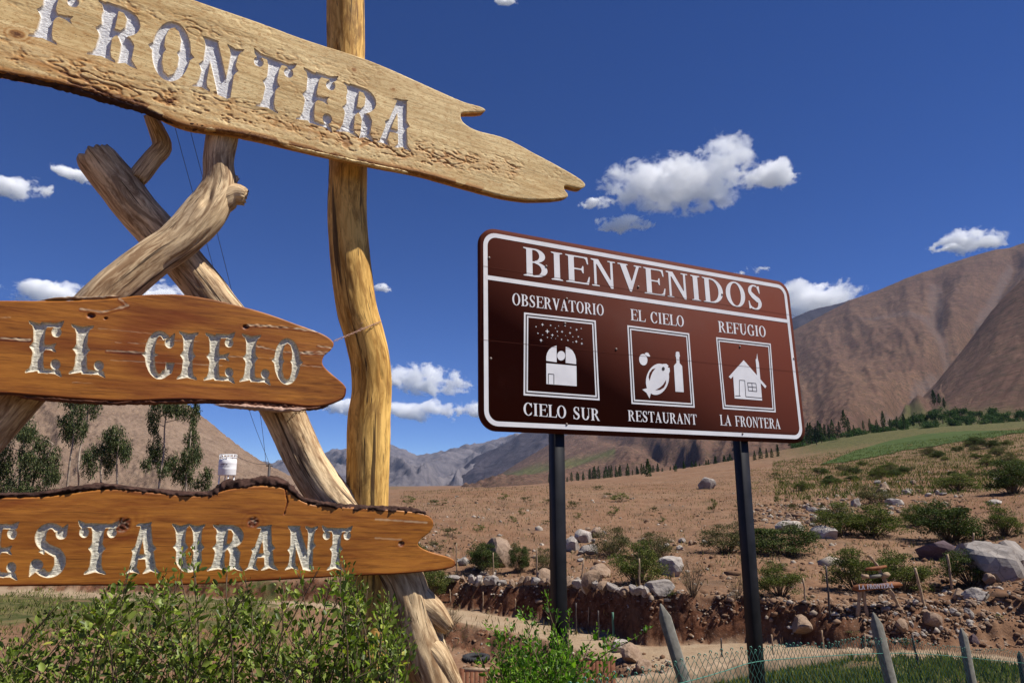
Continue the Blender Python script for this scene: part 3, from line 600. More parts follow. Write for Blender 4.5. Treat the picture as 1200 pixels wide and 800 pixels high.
# ================================================================== welcome sign
def welcome_sign():
    W_, H_ = 3.182, 1.5; yaw, tilt, rl = .468, -.033, -.005
    u = np.array([math.cos(yaw), math.sin(yaw), 0]); n = np.array([math.sin(yaw), -math.cos(yaw), 0]); z = np.array([0, 0, 1.0])
    v = z * math.cos(tilt) + n * math.sin(tilt)
    U = u * math.cos(rl) + v * math.sin(rl); Vv = -u * math.sin(rl) + v * math.cos(rl); N = np.cross(U, Vv)
    O = np.array([-.224, 4.699, .366])
    base = np.array([O[0] + u[0] * 1.6, O[1] + u[1] * 1.6, 0]); base[2] = ground_z(base[0], base[1])
    root = thing('welcome_sign', 'large brown road sign on two black steel posts reading BIENVENIDOS with three pictogram squares', 'sign', tuple(base))
    MW = Matrix(((U[0], Vv[0], N[0], O[0]), (U[1], Vv[1], N[1], O[1]), (U[2], Vv[2], N[2], O[2]), (0, 0, 0, 1)))
    L = Matrix.Translation(-Vector(base)) @ MW
    def part(name, me, mat, parent=None, label=None):
        o = link(name, me, mat, root); o.matrix_basis = L
        if label: o['label'] = label
        return o
    def rr(x0, y0, x1, y1, r, n=9):
        out = []
        for cx, cy, a in ((x1 - r, y0 + r, -90), (x1 - r, y1 - r, 0), (x0 + r, y1 - r, 90), (x0 + r, y0 + r, 180)):
            for k in range(n): t = math.radians(a + 90 * k / (n - 1)); out.append((cx + r * math.cos(t), cy + r * math.sin(t)))
        return out
    def slab(pts, z0, z1):
        m = MB(); k = len(pts); V3 = [(a, b, z1) for a, b in pts] + [(a, b, z0) for a, b in pts]
        i = np.arange(k); m.add(V3, [i[None], (i[::-1] + k)[None], np.stack([i, i + k, (i + 1) % k + k, (i + 1) % k], -1)]); return m
    def band(outer, inner, z):
        k = len(outer); i = np.arange(k); m = MB()
        m.add([(a, b, z) for a, b in outer] + [(a, b, z) for a, b in inner], [np.stack([i, (i + 1) % k, (i + 1) % k + k, i + k], -1)]); return m
    part('panel', slab(rr(0, 0, W_, H_, .135), -.028, 0).mesh('panel'), M['sign_brown'])
    part('panel_back', slab(rr(.02, .02, W_ - .02, H_ - .02, .12), -.034, -.0285).mesh('panel_back'), M['sign_back'])
    bo = .034; bw = .034
    # everything below is placed by its place on the sheet, read off the photograph through the sheet's own plane
    def uv(px, py):
        d = ray(px, py); t = (O @ N) / (d @ N); q = d * t - O; return q @ U, q @ Vv
    m = band(rr(bo, bo, W_ - bo, H_ - bo, .105), rr(bo + bw, bo + bw, W_ - bo - bw, H_ - bo - bw, .075), .0012)
    part('border', m.mesh('border'), M['sign_white'])
    ya = uv(569.5, 325)[1]; yb = uv(926, 377)[1]; m = MB(); m.add([(bo + bw * .5, ya - .015, .0017), (W_ - bo - bw * .5, yb - .015, .0017), (W_ - bo - bw * .5, yb + .018, .0017), (bo + bw * .5, ya + .018, .0017)], [np.array([[0, 1, 2, 3]])])
    part('divider', m.mesh('divider'), M['sign_white'])
    cache = {}
    def glyph(ch):
        if ch not in cache:
            g = roman(ch); nx = int((g[0] + .16) * 52); X = np.linspace(-.08, g[0] + .08, nx); Y = np.linspace(-.06, 1.06, 58)
            gx, gy = np.meshgrid(X, Y); V, SD, F, sg = msfill(glyph_sd(g, gx, gy), X, Y); cache[ch] = (g[0], V, F)
        return cache[ch]
    def word(text, a, b, hpx0, hpx1, bold=1.0):
        """text from pixel a (left foot) to pixel b (right foot)"""
        (x0, y0), (x1, y1) = uv(*a), uv(*b); h0 = uv(a[0], a[1] - hpx0)[1] - y0; h1 = uv(b[0], b[1] - hpx1)[1] - y1
        h = (h0 + h1) / 2; e = np.array([x1 - x0, y1 - y0]); Lw = np.linalg.norm(e)
        adv = [glyph(c)[0] if c != ' ' else .45 for c in text]; gap = .045
        tot = sum(adv) + gap * (len(text) - 1); k = Lw / tot; x = 0; m = MB()
        for c, ad in zip(text, adv):
            if c != ' ':
                _, V, F = glyph(c); q = np.array([x0, y0])[None] + (e / Lw)[None] * ((x + V[:, :1]) * k) + np.array([0, 1])[None] * V[:, 1:] * h
                m.add(np.c_[q, np.full(len(q), .0014)], F)
            elif m.n: part('lettering', m.mesh('lettering'), M['sign_white']); m = MB()
            x += ad + gap
        part('lettering', m.mesh('lettering'), M['sign_white'])
    word('BIENVENIDOS', (613, 322.5), (895, 363.8), 33, 27.5)
    word('OBSERVATORIO', (600, 357), (708, 370), 13.5, 13)
    word('CIELO SUR', (613, 486), (703, 493), 14.5, 14)
    word('EL CIELO', (739, 375), (802, 383), 13, 12.5)
    word('RESTAURANT', (736, 493), (817, 497.5), 12.5, 12)
    word('REFUGIO', (842, 389), (898, 395), 12.5, 12.5)
    word('LA FRONTERA', (844, 498), (915, 502.5), 12, 12)
    # double square frames
    for c4 in (((614, 366), (698, 375.5), (702.5, 469), (613.5, 463)), ((735, 381), (807.5, 390.5), (814, 477.5), (740, 473)), ((839, 395), (903, 402.5), (909, 483), (847, 479))):
        q = np.array([uv(*c) for c in c4]); ctr = q.mean(0)
        def inset(d): return [tuple(p + np.array([np.sign(ctr[0] - p[0]), np.sign(ctr[1] - p[1])]) * d) for p in q]
        m = band(inset(0)[::-1], inset(.013)[::-1], .0013); part('frame', m.mesh('frame'), M['sign_white'])
        m = band(inset(.0135)[::-1], inset(.0235)[::-1], .0013); part('frame_gap', m.mesh('frame_gap'), M['sign_dark'])
        m = band(inset(.024)[::-1], inset(.035)[::-1], .0013); part('frame', m.mesh('frame'), M['sign_white'])
    def shape(pp, mat='sign_white', zz=.0014, name='pictogram'):
        m = MB(); i = np.arange(len(pp)); m.add([(*uv(*p), zz) for p in pp], [i[None]]); part(name, m.mesh(name), M[mat])
    Z1 = lambda p: (590 + p[0] / 5.715, 360 + p[1] / 5.715)
    z1 = lambda L_: [Z1(p) for p in L_]
    shape(z1([(286, 374), (488, 392), (490, 528), (287, 513)])); shape(z1([(286, 358), (286, 330), (292, 305), (305, 283), (325, 266), (355, 256), (356, 368), (286, 358)][:-1]))
    shape(z1([(416, 264), (440, 272), (462, 290), (478, 318), (486, 350), (486, 381), (416, 372)])); shape(z1([(386 + 27 * math.cos(t), 324 + 32 * math.sin(t)) for t in np.linspace(0, 6.1, 22)]))
    for a, b in (((300, 445), (337, 449)), ((300, 445), (300, 511)), ((337, 449), (337, 514))):
        m = MB(); A_, B_ = np.array(uv(*Z1(a))), np.array(uv(*Z1(b))); d = (B_ - A_) / np.linalg.norm(B_ - A_); nn = np.array([-d[1], d[0]]) * .0028
        m.add([(*p, .002) for p in (A_ + nn, B_ + nn, B_ - nn, A_ - nn)], [np.array([[3, 2, 1, 0]])]); part('pictogram_line', m.mesh('pictogram_line'), M['sign_dark'])
    stars = [(218, 130, 1), (261, 116, 2), (315, 121, 1.2), (347, 140, .8), (369, 125, .7), (412, 124, 1.2), (450, 137, 1), (489, 150, 1.8), (520, 142, 1), (230, 174, 1.1), (262, 185, .8), (293, 161, 3.2), (327, 186, 2), (360, 162, 1.2), (392, 164, 1.7), (363, 192, .8), (445, 172, 1.7), (389, 215, 1.1), (431, 221, 1.3), (464, 197, .9), (501, 197, 1.2), (487, 229, 2), (524, 243, 1.7), (251, 221, 2.3), (294, 201, .9), (348, 210, .6), (320, 205, .6), (524, 212, .7), (465, 233, .7), (416, 190, .6)]
    for sx, sy, s in stars:
        m = MB()
        c = np.array(uv(*Z1((sx, sy)))); pts = []
        for k in range(8):
            r = (.0062 if k % 2 == 0 else .0018) * s ** .8 * 1.25; t = k * math.pi / 4 + (.4 if s < 1.5 else 0); pts.append((c[0] + r * math.cos(t), c[1] + r * math.sin(t), .0014))
        m.add(pts, [np.arange(8)[None]])
        part('star', m.mesh('star'), M['sign_white'])
    z2 = lambda L_: [(725 + a / 7.27, 370 + b / 7.27) for a, b in L_]
    el = lambda cx, cy, rx, ry, rot=0, n=26, a0=0, a1=360: [(cx + rx * math.cos(t) * math.cos(rot) - ry * math.sin(t) * math.sin(rot), cy + rx * math.cos(t) * math.sin(rot) + ry * math.sin(t) * math.cos(rot)) for t in np.radians(np.linspace(a0, a1, n + 1))[:-1]]
    shape(z2(el(209, 373, 35, 49, -.15))); shape(z2([(219, 322), (235, 312), (252, 316), (268, 345), (255, 350), (236, 340)]))
    shape(z2(el(330, 540, 96, 135, .25, 40)))
    shape(z2([(340, 420), (375, 410), (405, 408), (424, 425), (416, 440), (432, 442), (435, 470), (425, 500), (380, 480)]), zz=.0016)
    shape(z2([(262, 610), (200, 627), (236, 655), (262, 703), (275, 650), (300, 625)]), zz=.0017)
    shape(z2([(263, 552), (254, 520), (262, 485), (285, 455), (314, 445), (290, 475), (274, 510)]), 'sign_brown', .0022)
    shape(z2([(402, 545), (402, 575), (385, 610), (350, 630), (312, 632), (350, 610), (378, 585)]), 'sign_brown', .0022)
    shape(z2(el(379, 451, 13, 17, 0, 18)), 'sign_dark', .0024)
    shape(z2([(483, 645), (470, 425), (492, 398), (488, 350), (484, 345), (486, 310), (496, 304), (514, 308), (521, 345), (515, 352), (518, 402), (540, 428), (554, 650)]))
    z3 = lambda L_: [(830 + a / 5.71, 370 + b / 5.71) for a, b in L_]
    shape(z3([(165, 390), (237, 320), (348, 430), (360, 566), (176, 552)]))
    shape(z3([(236, 296), (388, 470), (380, 484), (240, 322), (150, 421), (136, 407)]), zz=.0017)
    shape(z3([(316, 290), (322, 288), (326, 250), (331, 290), (338, 315), (348, 425), (326, 405)]))
    for L_ in ([(207, 535), (207, 430), (243, 432), (250, 540)], [(180, 535), (215, 535)], [(250, 540), (358, 550)], [(262, 447), (318, 452), (324, 506), (268, 500), (262, 447)], [(290, 449), (296, 503)], [(265, 474), (321, 479)]):
        for a, b in zip(L_[:-1], L_[1:]):
            m = MB(); (a_, b_) = z3([a, b]); A_, B_ = np.array(uv(*a_)), np.array(uv(*b_)); d = (B_ - A_) / (np.linalg.norm(B_ - A_) + 1e-9); nn = np.array([-d[1], d[0]]) * .0028
            m.add([(*p, .0022) for p in (A_ + nn, B_ + nn, B_ - nn, A_ - nn)], [np.array([[3, 2, 1, 0]])]); part('pictogram_line', m.mesh('pictogram_line'), M['sign_dark'])
    # rivets and the faint seam between sheets
    rv = MB(); rv.lathe((0, 0, 0), [(.010, 0), (.009, .004), (.005, .0065), (.0, .007)], 10); rme = rv.mesh('rivet', True); rme.materials.append(M['steel'])
    for px_, py_ in ((573, 302), (664, 497), (662, 379), (870, 508), (867, 406), (640, 312), (748, 336), (846, 345), (930, 420), (575, 420), (722, 409), (664, 350)):
        o = link('rivet', rme, None, root); o.matrix_basis = L @ Matrix.Translation((*uv(px_, py_), .0005))
    for (a, b) in (((566, 312), (931, 370)), ((563, 398), (938, 436))):
        A_, B_ = np.array(uv(*a)), np.array(uv(*b)); m = MB(); m.add([(*A_, .0026), (*B_, .0026), (*(B_ + np.array([0, .0022])), .0026), (*(A_ + np.array([0, .0022])), .0026)], [np.array([[0, 1, 2, 3]])]); part('sheet_seam', m.mesh('sheet_seam'), M['sign_brown'])
    # posts: square steel tubes behind the panel, into the ground
    for (pl, pr, dep) in (((649.5, 513), (652.5, 740), .10), ((867.5, 520), (887, 797), .10)):
        wid = .0905 if pl[0] < 700 else .098
        t0 = ray(*pl); t1 = ray(*pr); off = O - N * .036
        a = t0 * ((off @ N) / (t0 @ N)); b = t1 * ((off @ N) / (t1 @ N)); dirv = (b - a) / np.linalg.norm(b - a)
        top = a - dirv * 1.32; gz = ground_z(a[0], a[1]) - .3; bot = a + dirv * ((gz - a[2]) / dirv[2])
        m = MB(); X_ = U * wid; Y_ = -N * .09
        V8 = [top, top + X_, top + X_ + Y_, top + Y_, bot, bot + X_, bot + X_ + Y_, bot + Y_]
        e = .008; ring_ = lambda c: [c + X_ * .08, c + X_ * .92, c + X_ + Y_ * .08, c + X_ + Y_ * .92, c + X_ * .92 + Y_, c + X_ * .08 + Y_, c + Y_ * .92, c + Y_ * .08]
        V16 = ring_(top) + ring_(bot); i = np.arange(8)
        m.add(V16, [np.stack([i, (i + 1) % 8, (i + 1) % 8 + 8, i + 8], -1)[:, ::-1], i[None], (i[::-1] + 8)[None]])
        me = m.mesh('post'); o = link('post', me, M['black_steel'], root); o.matrix_basis = Matrix.Translation(-Vector(base))
welcome_sign()
# ================================================================== the rustic wooden signpost
FN = np.array([math.sin(math.radians(28)), -math.cos(math.radians(28)), 0]); FU = np.array([math.cos(math.radians(28)), math.sin(math.radians(28)), 0])
FP0 = P(430, 500, 3.5)
def fp(px, py, off=0.0):                               # a point of the frame's plane, off metres towards the viewer's side
    d = ray(px, py); return d * (((FP0 + FN * off) @ FN) / (d @ FN))
def catmull(pts, n):
    pts = np.asarray(pts, float); q = np.vstack([2 * pts[0] - pts[1], pts, 2 * pts[-1] - pts[-2]]); out = []
    for i in range(1, len(q) - 2):
        for t in np.linspace(0, 1, n, endpoint=False):
            out.append(.5 * ((2 * q[i]) + (-q[i - 1] + q[i + 1]) * t + (2 * q[i - 1] - 5 * q[i] + 4 * q[i + 1] - q[i + 2]) * t * t + (-q[i - 1] + 3 * q[i] - 3 * q[i + 1] + q[i + 2]) * t ** 3))
    out.append(q[-2]); return np.array(out)
def log_mesh(name, paths, seed=0, groove=.05, lump=.10, nc=84):
    """paths: lists of (px, py, width px, off); several tubes that share the mesh"""
    Vs, Fs, Ws = [], [], []; n0 = 0
    for pi_, path in enumerate(paths):
        pts = []
        for (a, b, w, off) in path:
            p = fp(a, b, off); pts.append((*p, w / 2 / FOC * (p @ CF)))
        c = catmull(pts, 10); s = np.r_[0, np.cumsum(np.linalg.norm(np.diff(c[:, :3], axis=0), axis=1))]
        m = max(12, int(s[-1] / .016)); si = np.linspace(0, s[-1], m); c = np.stack([np.interp(si, s, c[:, k]) for k in range(4)], -1)
        pts, rad = c[:, :3], c[:, 3]; T = np.gradient(pts, axis=0); T /= np.linalg.norm(T, axis=1)[:, None]
        A = np.cross(T, FN); A /= np.linalg.norm(A, axis=1)[:, None]; B = np.cross(A, T)
        th = np.arange(nc) * 2 * np.pi / nc; TH, S_ = np.meshgrid(th, si)
        wx, wy = np.cos(TH), np.sin(TH); sd = seed + pi_ * 7
        k = 1 + lump * fbm(wx * 1.2, wy * 1.2, S_ * 3.2 + sd, 3) - groove * np.maximum(0, fbm(wx * 4.5, wy * 4.5, S_ * 1.8 + sd, 4, True) - .25) + groove * .5 * noise3(wx * 9, wy * 9, S_ * 9 + sd) + .014 * fbm(wx * 16, wy * 16, S_ * 5 + sd, 3, True)
        kn = noise3(wx * 2.2, wy * 2.2, S_ * 6 + sd + 30); k = k - .14 * sst(.50, .75, kn)
        end = np.minimum(si, si[-1] - si) / .035; k = k * np.where(end[:, None] < 1, .90 + .10 * np.sqrt(np.clip(end, 0, 1))[:, None], 1)
        R_ = rad[:, None] * k
        V = pts[:, None] + R_[..., None] * (wx[..., None] * A[:, None] + wy[..., None] * B[:, None])
        jag = fbm(wx * 3, wy * 3, sd, 3) * .022
        V[0] += T[0] * jag[0][:, None]; V[-1] += T[-1] * jag[-1][:, None]
        i = np.arange(m - 1)[:, None] * nc; j = np.arange(nc)[None]; j2 = (j + 1) % nc
        V = V.reshape(-1, 3); W = np.stack([wx * .1, wy * .1, S_], -1).reshape(-1, 3)
        F = np.stack([i + j, i + j2, i + nc + j2, i + nc + j], -1).reshape(-1, 4)
        V = np.vstack([V, pts[0] + T[0] * .004, pts[-1] - T[-1] * .004]); W = np.vstack([W, [0, 0, 0], [0, 0, si[-1]]])
        e0 = np.stack([np.arange(nc), (np.arange(nc) + 1) % nc], -1); c0 = np.full((nc, 1), m * nc)
        tri = np.vstack([np.hstack([e0[:, ::-1], c0]), np.hstack([e0 + (m - 1) * nc, c0 + 1])])
        Vs.append(V); Ws.append(W); Fs.append((F + n0, tri + n0)); n0 += len(V)
    me = mesh_np(name, np.vstack(Vs), [np.vstack([f[0] for f in Fs]), np.vstack([f[1] for f in Fs])]); attr(me, 'wood', np.vstack(Ws)); return me
_bp = fp(500, 780, 0); _gz0 = ground_z(_bp[0], _bp[1])
sp_root = thing('wooden_signpost', 'rustic signpost of twisted logs carrying three carved timber boards, FRONTERA, EL CIELO and RESTAURANT', 'signpost', (_bp[0], _bp[1], _gz0))
INV = Matrix.Translation(-Vector((_bp[0], _bp[1], _gz0)))
def sp_part(name, me, mat, label=None, parent=None, mw=None):
    o = link(name, me, mat, parent or sp_root)
    o.matrix_basis = (INV @ mw) if mw is not None else (INV if parent is None else Matrix())
    if label: o['label'] = label
    return o
sp_part('post', log_mesh('post', [[(405, -140, 42, 0), (405, -40, 42, 0), (405, 20, 43, 0), (406, 90, 43, 0), (408, 185, 44, 0), (407, 250, 45, 0), (411, 310, 46, 0), (418, 360, 46, 0), (427, 393, 46, 0), (434, 425, 46, 0), (436, 457, 46, 0), (433, 490, 49, 0), (432, 522, 50, 0), (430.5, 585, 49, 0), (432, 680, 52, 0), (436, 900, 58, 0), (438, 1120, 62, 0)]], 3, .022, .035), M['post_wood'], 'tall wavy varnished post standing upright')
sp_part('log', log_mesh('log', [[(109, 180, 42, -.02), (115, 188, 43, -.02), (137, 215, 46, -.02), (161, 246, 46, -.02), (186, 273, 46, -.02), (217, 309, 44, -.02), (243, 341, 44, -.02), (285, 400, 46, -.02), (329, 478, 46, -.02), (357, 538, 44, -.02), (385, 580, 46, -.01), (430, 628, 52, .02), (466, 672, 56, .04), (484, 735, 60, .04), (505, 800, 62, .04), (545, 905, 66, .04), (590, 1030, 70, .04)],
                                [(160, 210, 22, .0), (168, 200, 22, 0), (179, 186, 21, 0), (190, 172, 21, .0), (184, 153, 18, .02), (175, 135, 14, .03)],
                                [(478, 690, 34, .06), (492, 704, 34, .08), (508, 718, 30, .10), (526, 736, 17, .12)],
                                [(490, 745, 30, .08), (507, 763, 34, .10), (520, 785, 30, .10), (535, 815, 24, .08)]], 11, .035, .10), M['driftwood'], 'long pale forked log leaning from upper left to lower right')
sp_part('log', log_mesh('log', [[(262, 152, 34, .13), (260.7, 160, 35, .13), (256, 189, 33, .13), (256, 219, 38, .13), (240, 249, 47, .13), (209, 282, 45, .13), (179, 303, 45, .13), (149, 327, 47, .13), (120, 352, 48, .13), (70, 410, 50, .1), (10, 475, 52, .05), (-60, 560, 54, .0), (-200, 740, 60, 0)],
                                [(250, 240, 34, .13), (264, 232, 32, .14), (276, 228, 26, .15), (287, 231, 22, .16)],
                                [(262, 225, 20, .10), (270, 212, 16, .08), (276, 208, 11, .07)]], 29, .03, .09), M['driftwood'], 'grey brown log crossing in front, rising to the upper right')

def board(tag_, outline, x0px, x1px, off, thick, mat, lmat, letters, res, surf, ldepth, lw, label, seed):
    O = fp(*x0px, off); e1 = fp(*x1px, off) - O; e1 /= np.linalg.norm(e1); e2 = np.cross(FN, e1)
    MW = Matrix(((e1[0], e2[0], FN[0], O[0]), (e1[1], e2[1], FN[1], O[1]), (e1[2], e2[2], FN[2], O[2]), (0, 0, 0, 1)))
    uv = lambda a, b: ((fp(a, b, off) - O) @ e1, (fp(a, b, off) - O) @ e2)
    oc = catmull([(*uv(*p),) for p in outline + outline[:1]], 5)[:-1]
    X = np.arange(oc[:, 0].min() - 2 * res, oc[:, 0].max() + 2 * res, res); Y = np.arange(oc[:, 1].min() - 2 * res, oc[:, 1].max() + 2 * res, res)
    gx, gy = np.meshgrid(X, Y)
    So = poly_sd(oc, gx, gy) + fbm(gx * 14, gy * 14, seed, 4) * .0035; S = So.copy(); Ls = []
    for ch, BL, BR, TL in letters:
        g = western(ch); b = np.array(uv(*BL)); ax = (np.array(uv(*BR)) - b) / g[0]; ay = np.array(uv(*TL)) - b
        cs = np.array([b - .25 * ax - .12 * ay, b + (g[0] + .25) * ax - .12 * ay, b - .25 * ax + 1.12 * ay, b + (g[0] + .25) * ax + 1.12 * ay])
        i0, i1 = np.searchsorted(X, [cs[:, 0].min(), cs[:, 0].max()]); j0, j1 = np.searchsorted(Y, [cs[:, 1].min(), cs[:, 1].max()])
        if i1 - i0 < 4: continue
        det = ax[0] * ay[1] - ax[1] * ay[0]; rx = gx[j0:j1, i0:i1] - b[0]; ry = gy[j0:j1, i0:i1] - b[1]
        U_ = (rx * ay[1] - ry * ay[0]) / det; V_ = (-rx * ax[1] + ry * ax[0]) / det
        ls = glyph_sd(g, U_, V_) * np.linalg.norm(ay) - (.0008 if lmat is M['white_carve'] else .0026) + fbm(rx * 60, ry * 60, seed, 2) * .0012
        S[j0:j1, i0:i1] = np.maximum(S[j0:j1, i0:i1], -ls); Ls.append((ls, X[i0:i1], Y[j0:j1]))
    V, SD, F, segs = msfill(S, X, Y)
    sd_o = poly_sd(oc, V[:, 0], V[:, 1]); z, tone, raw = surf(V[:, 0], V[:, 1], uv, sd_o)
    rnd_ = .0055; q = np.clip((rnd_ + sd_o) / rnd_, 0, 1); z = z - rnd_ * (1 - np.sqrt(np.clip(1 - q * q, 0, 1)))
    nv = len(V)
    out = segs[(sd_o[segs[:, 0]] > -.010) & (sd_o[segs[:, 1]] > -.010)]
    ids = np.unique(out); mp = {v: nv + k for k, v in enumerate(ids)}; mp2 = {v: nv + len(ids) + k for k, v in enumerate(ids)}
    midv = np.c_[V[ids] , np.full(len(ids), -thick * .5)]; midv[:, :2] += np.c_[fbm(V[ids, 0] * 22, V[ids, 1] * 22, seed + 2, 3), fbm(V[ids, 0] * 22, V[ids, 1] * 22, seed + 4, 3)] * .010
    wall = np.array([[a, b, mp[b], mp[a]] for a, b in out] + [[mp[a], mp[b], mp2[b], mp2[a]] for a, b in out])[:, ::-1]
    # the back face, coarser
    rb = res * 4; Xb = np.arange(X[0], X[-1], rb); Yb = np.arange(Y[0], Y[-1], rb); Vb, _, Fb, _ = msfill(poly_sd(oc, *np.meshgrid(Xb, Yb)), Xb, Yb)
    VV = np.vstack([np.c_[V, z], midv, np.c_[V[ids], np.full(len(ids), -thick)], np.c_[Vb, np.full(len(Vb), -thick)]])
    n3 = nv + 2 * len(ids)
    me = mesh_np('board', VV, F + [wall] + [f[:, ::-1] + n3 for f in Fb])
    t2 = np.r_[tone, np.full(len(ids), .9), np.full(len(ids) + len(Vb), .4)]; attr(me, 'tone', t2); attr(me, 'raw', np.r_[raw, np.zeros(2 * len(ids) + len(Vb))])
    bo = sp_part('board', me, mat, label, mw=MW)
    for ls, lx, ly in Ls:
        v, sd, f, sg = msfill(ls, lx, ly)
        if len(v) < 10: continue
        so = poly_sd(oc, v[:, 0], v[:, 1]); zz, _, _ = surf(v[:, 0], v[:, 1], uv, so)
        prof = np.sqrt(np.clip(-sd / lw, 0, 1)); zz = zz - ldepth * prof + .0022 * prof * fbm(v[:, 0] * 70, v[:, 1] * 120, seed + 6, 3)
        lm = mesh_np('letter', np.c_[v, zz], f); attr(lm, 'wall', sst(-lw * (.95 if ldepth > .012 else .5), -lw * .35 * (1 if ldepth > .012 else .4), sd)); sp_part('letter', lm, lmat, None, bo)
    return bo, uv, MW

def knots(x, y, uv, L):
    """returns ring tone and a centre mask for knots given as (px, py, radius m, stretch)"""
    t = np.zeros_like(x); c = np.zeros_like(x)
    for a, b, r, st in L:
        u, v = uv(a, b); w = noise3(x * 18, y * 18, a) * .25
        d = np.hypot((x - u) / st, y - v) / r * (1 + w); c = np.maximum(c, sst(1.0, .55, d)); t = np.maximum(t, (.35 + .3 * np.sin(d * 9)) * sst(3.2, .9, d))
    return t, c
def line_d(x, y, uv, pts):
    d = np.full(x.shape, 1e9)
    q = [uv(*p) for p in pts]
    for (x0, y0), (x1, y1) in zip(q[:-1], q[1:]):
        ex, ey = x1 - x0, y1 - y0; t = np.clip(((x - x0) * ex + (y - y0) * ey) / (ex * ex + ey * ey), 0, 1); d = np.minimum(d, np.hypot(x - x0 - t * ex, y - y0 - t * ey))
    return d
def surf_frontera(x, y, uv, sd):
    band = sst(.02, -.16, 0 * x) ; low = np.clip(1.25 - np.abs(line_d(x, y, uv, [(-80, 35), (150, 100), (300, 140), (480, 178), (600, 200)])) / .10, 0, 1)
    up = np.clip(1.1 - line_d(x, y, uv, [(-60, -40), (120, 0), (250, 40), (420, 100)]) / .08, 0, 1) * .75
    m = np.clip(np.maximum(low, up) + .5 * noise3(x * 3, y * 7, 4), 0, 1)
    n = fbm(x * 16, y * 42, 2.0, 5) + .35 * noise3(x * 70, y * 90, 1)
    chip = sst(.10, .42, n) * m
    worm = sst(.80, .93, 1 - np.abs(noise3(x * 13, y * 34, 9))) * sst(-.1, .3, noise3(x * 5, y * 9, 14)) * m
    z = -.0034 * chip + .0020 * m * fbm(x * 40, y * 60, 5, 3) - .0035 * worm + .004 * noise3(x * 2, y * 6, 1)
    t, c = knots(x, y, uv, [(415, 82, .010, 1.3), (461, 105, .011, 1), (200, 118, .012, 1.2), (20, 40, .02, 1.4)])
    amber = sst(.10, .35, noise3(x * 1.7, y * 11, 21)) * low * .42
    edge = sst(-.035, -.004, sd) * (noise3(x * 9, y * 9, 3) > -.35) * (line_d(x, y, uv, [(-80, 66), (120, 112), (285, 158), (430, 192), (560, 222)]) < .05)
    pith = sst(.95, 1.0, 1 - np.abs(noise3(x * 2.2, y * 30, 40))) * .15
    tone = np.clip(.16 * sst(-.05, .12, low - .75) + .62 * chip * (.5 + .5 * noise3(x * 30, y * 30, 2)) + .45 * worm + amber + t * .6 + c * .55 + .75 * edge + pith, 0, 1)
    return z, tone, np.clip(.22 * sst(-.1, -.5, n) * m, 0, 1)
FR = [(-80, -106), (60, -60), (227, 0), (300, 25), (360, 47), (430, 70), (493, 97), (540, 118), (563, 125), (569, 129.5), (560, 131.5), (543, 132), (540, 137), (545, 145), (560, 153), (593, 162), (627, 180), (660, 198), (680, 210), (686, 217), (681, 221), (668, 218), (662, 217.5), (662, 222), (666, 228), (661, 232), (627, 234), (593, 230), (543, 217), (493, 203), (427, 190), (360, 175), (283, 157), (217, 147), (167, 125), (117, 110), (67, 97), (0, 84), (-80, 68)]
board('FRONTERA', FR, (0, 20), (620, 205), .25, .055, M['pale'], M['white_carve'],
      [('F', (30, 42), (84, 58), (44, -24)), ('R', (99, 63), (159, 81), (113, -2)), ('O', (170, 88), (222, 102), (180, 18)), ('N', (224, 101), (276, 117), (236, 41)), ('T', (287.5, 120), (337.5, 137), (298, 59)), ('E', (345, 139), (389, 152), (354, 78)), ('R', (392, 153), (438, 166), (401, 95)), ('A', (441, 167), (483, 178), (447.5, 110))],
      .0034, surf_frontera, .013, .0045, 'long pale timber board carved FRONTERA in white, slanting down to a forked tip', 5)
def surf_cielo(x, y, uv, sd):
    z = .004 * noise3(x * 2, y * 5, 3) + .0006 * fbm(x * 12, y * 70, 3, 3); raw = np.zeros_like(x); tone = np.zeros_like(x)
    t, c = knots(x, y, uv, [(107, 370, .013, 1.3), (124, 373, .006, 1.3), (288, 383, .013, 1.4)])
    tone = tone + .75 * c + .3 * t; z = z - .007 * c
    for L_, w, s in (([(95, 362), (120, 366), (150, 358), (140, 350)], .006, .7), ([(290, 381), (315, 382), (340, 384), (372, 388)], .005, 1.0), ([(352, 413), (375, 412), (388, 414)], .006, .9), ([(300, 405), (330, 412), (382, 415)], .004, .8), ([(0, 396), (35, 398)], .005, 1.0), ([(125, 411), (168, 413)], .004, .8), ([(135, 401), (200, 404)], .0022, .5), ([(130, 422), (260, 428)], .0022, .5), ([(170, 398), (240, 400)], .0022, .6), ([(240, 416), (320, 420)], .0025, .6), ([(350, 428), (378, 430)], .003, .8), ([(115, 385), (190, 392)], .0018, .4), ([(372, 405), (390, 408)], .004, .8), ([(0, 372), (12, 372)], .003, .5), ([(85, 448), (110, 449)], .002, .5)):
        d = line_d(x, y, uv, L_) + noise3(x * 30, y * 60, 7) * w * .9; k = sst(w, w * .3, d) * s
        raw = np.maximum(raw, k * (.6 + .6 * noise3(x * 25, y * 90, 2))); z = z + .0035 * k * noise3(x * 50, y * 130, 5); tone = np.maximum(tone, .8 * sst(w * .9, 0, np.abs(line_d(x, y + .004, uv, L_) - w * .9)) * s * (w > .003))
    u, v = uv(222, 405); dd = np.hypot((x - u) / 2.0, (y - v)) ; dark_arc = sst(.075, .0, np.abs(dd - .12 + .03 * noise3(x * 5, y * 5, 1))) * sst(.12, -.10, x - u)  # darker half ring in the tone, stronger towards the left
    tone = np.clip(tone + .45 * dark_arc + .25 * sst(.1, .5, noise3(x * 2.5, y * 14, 8)) + .7 * sst(-.012, -.003, sd) * (y < uv(200, 440)[1]), 0, 1)
    return z, tone, np.clip(raw, 0, .85)
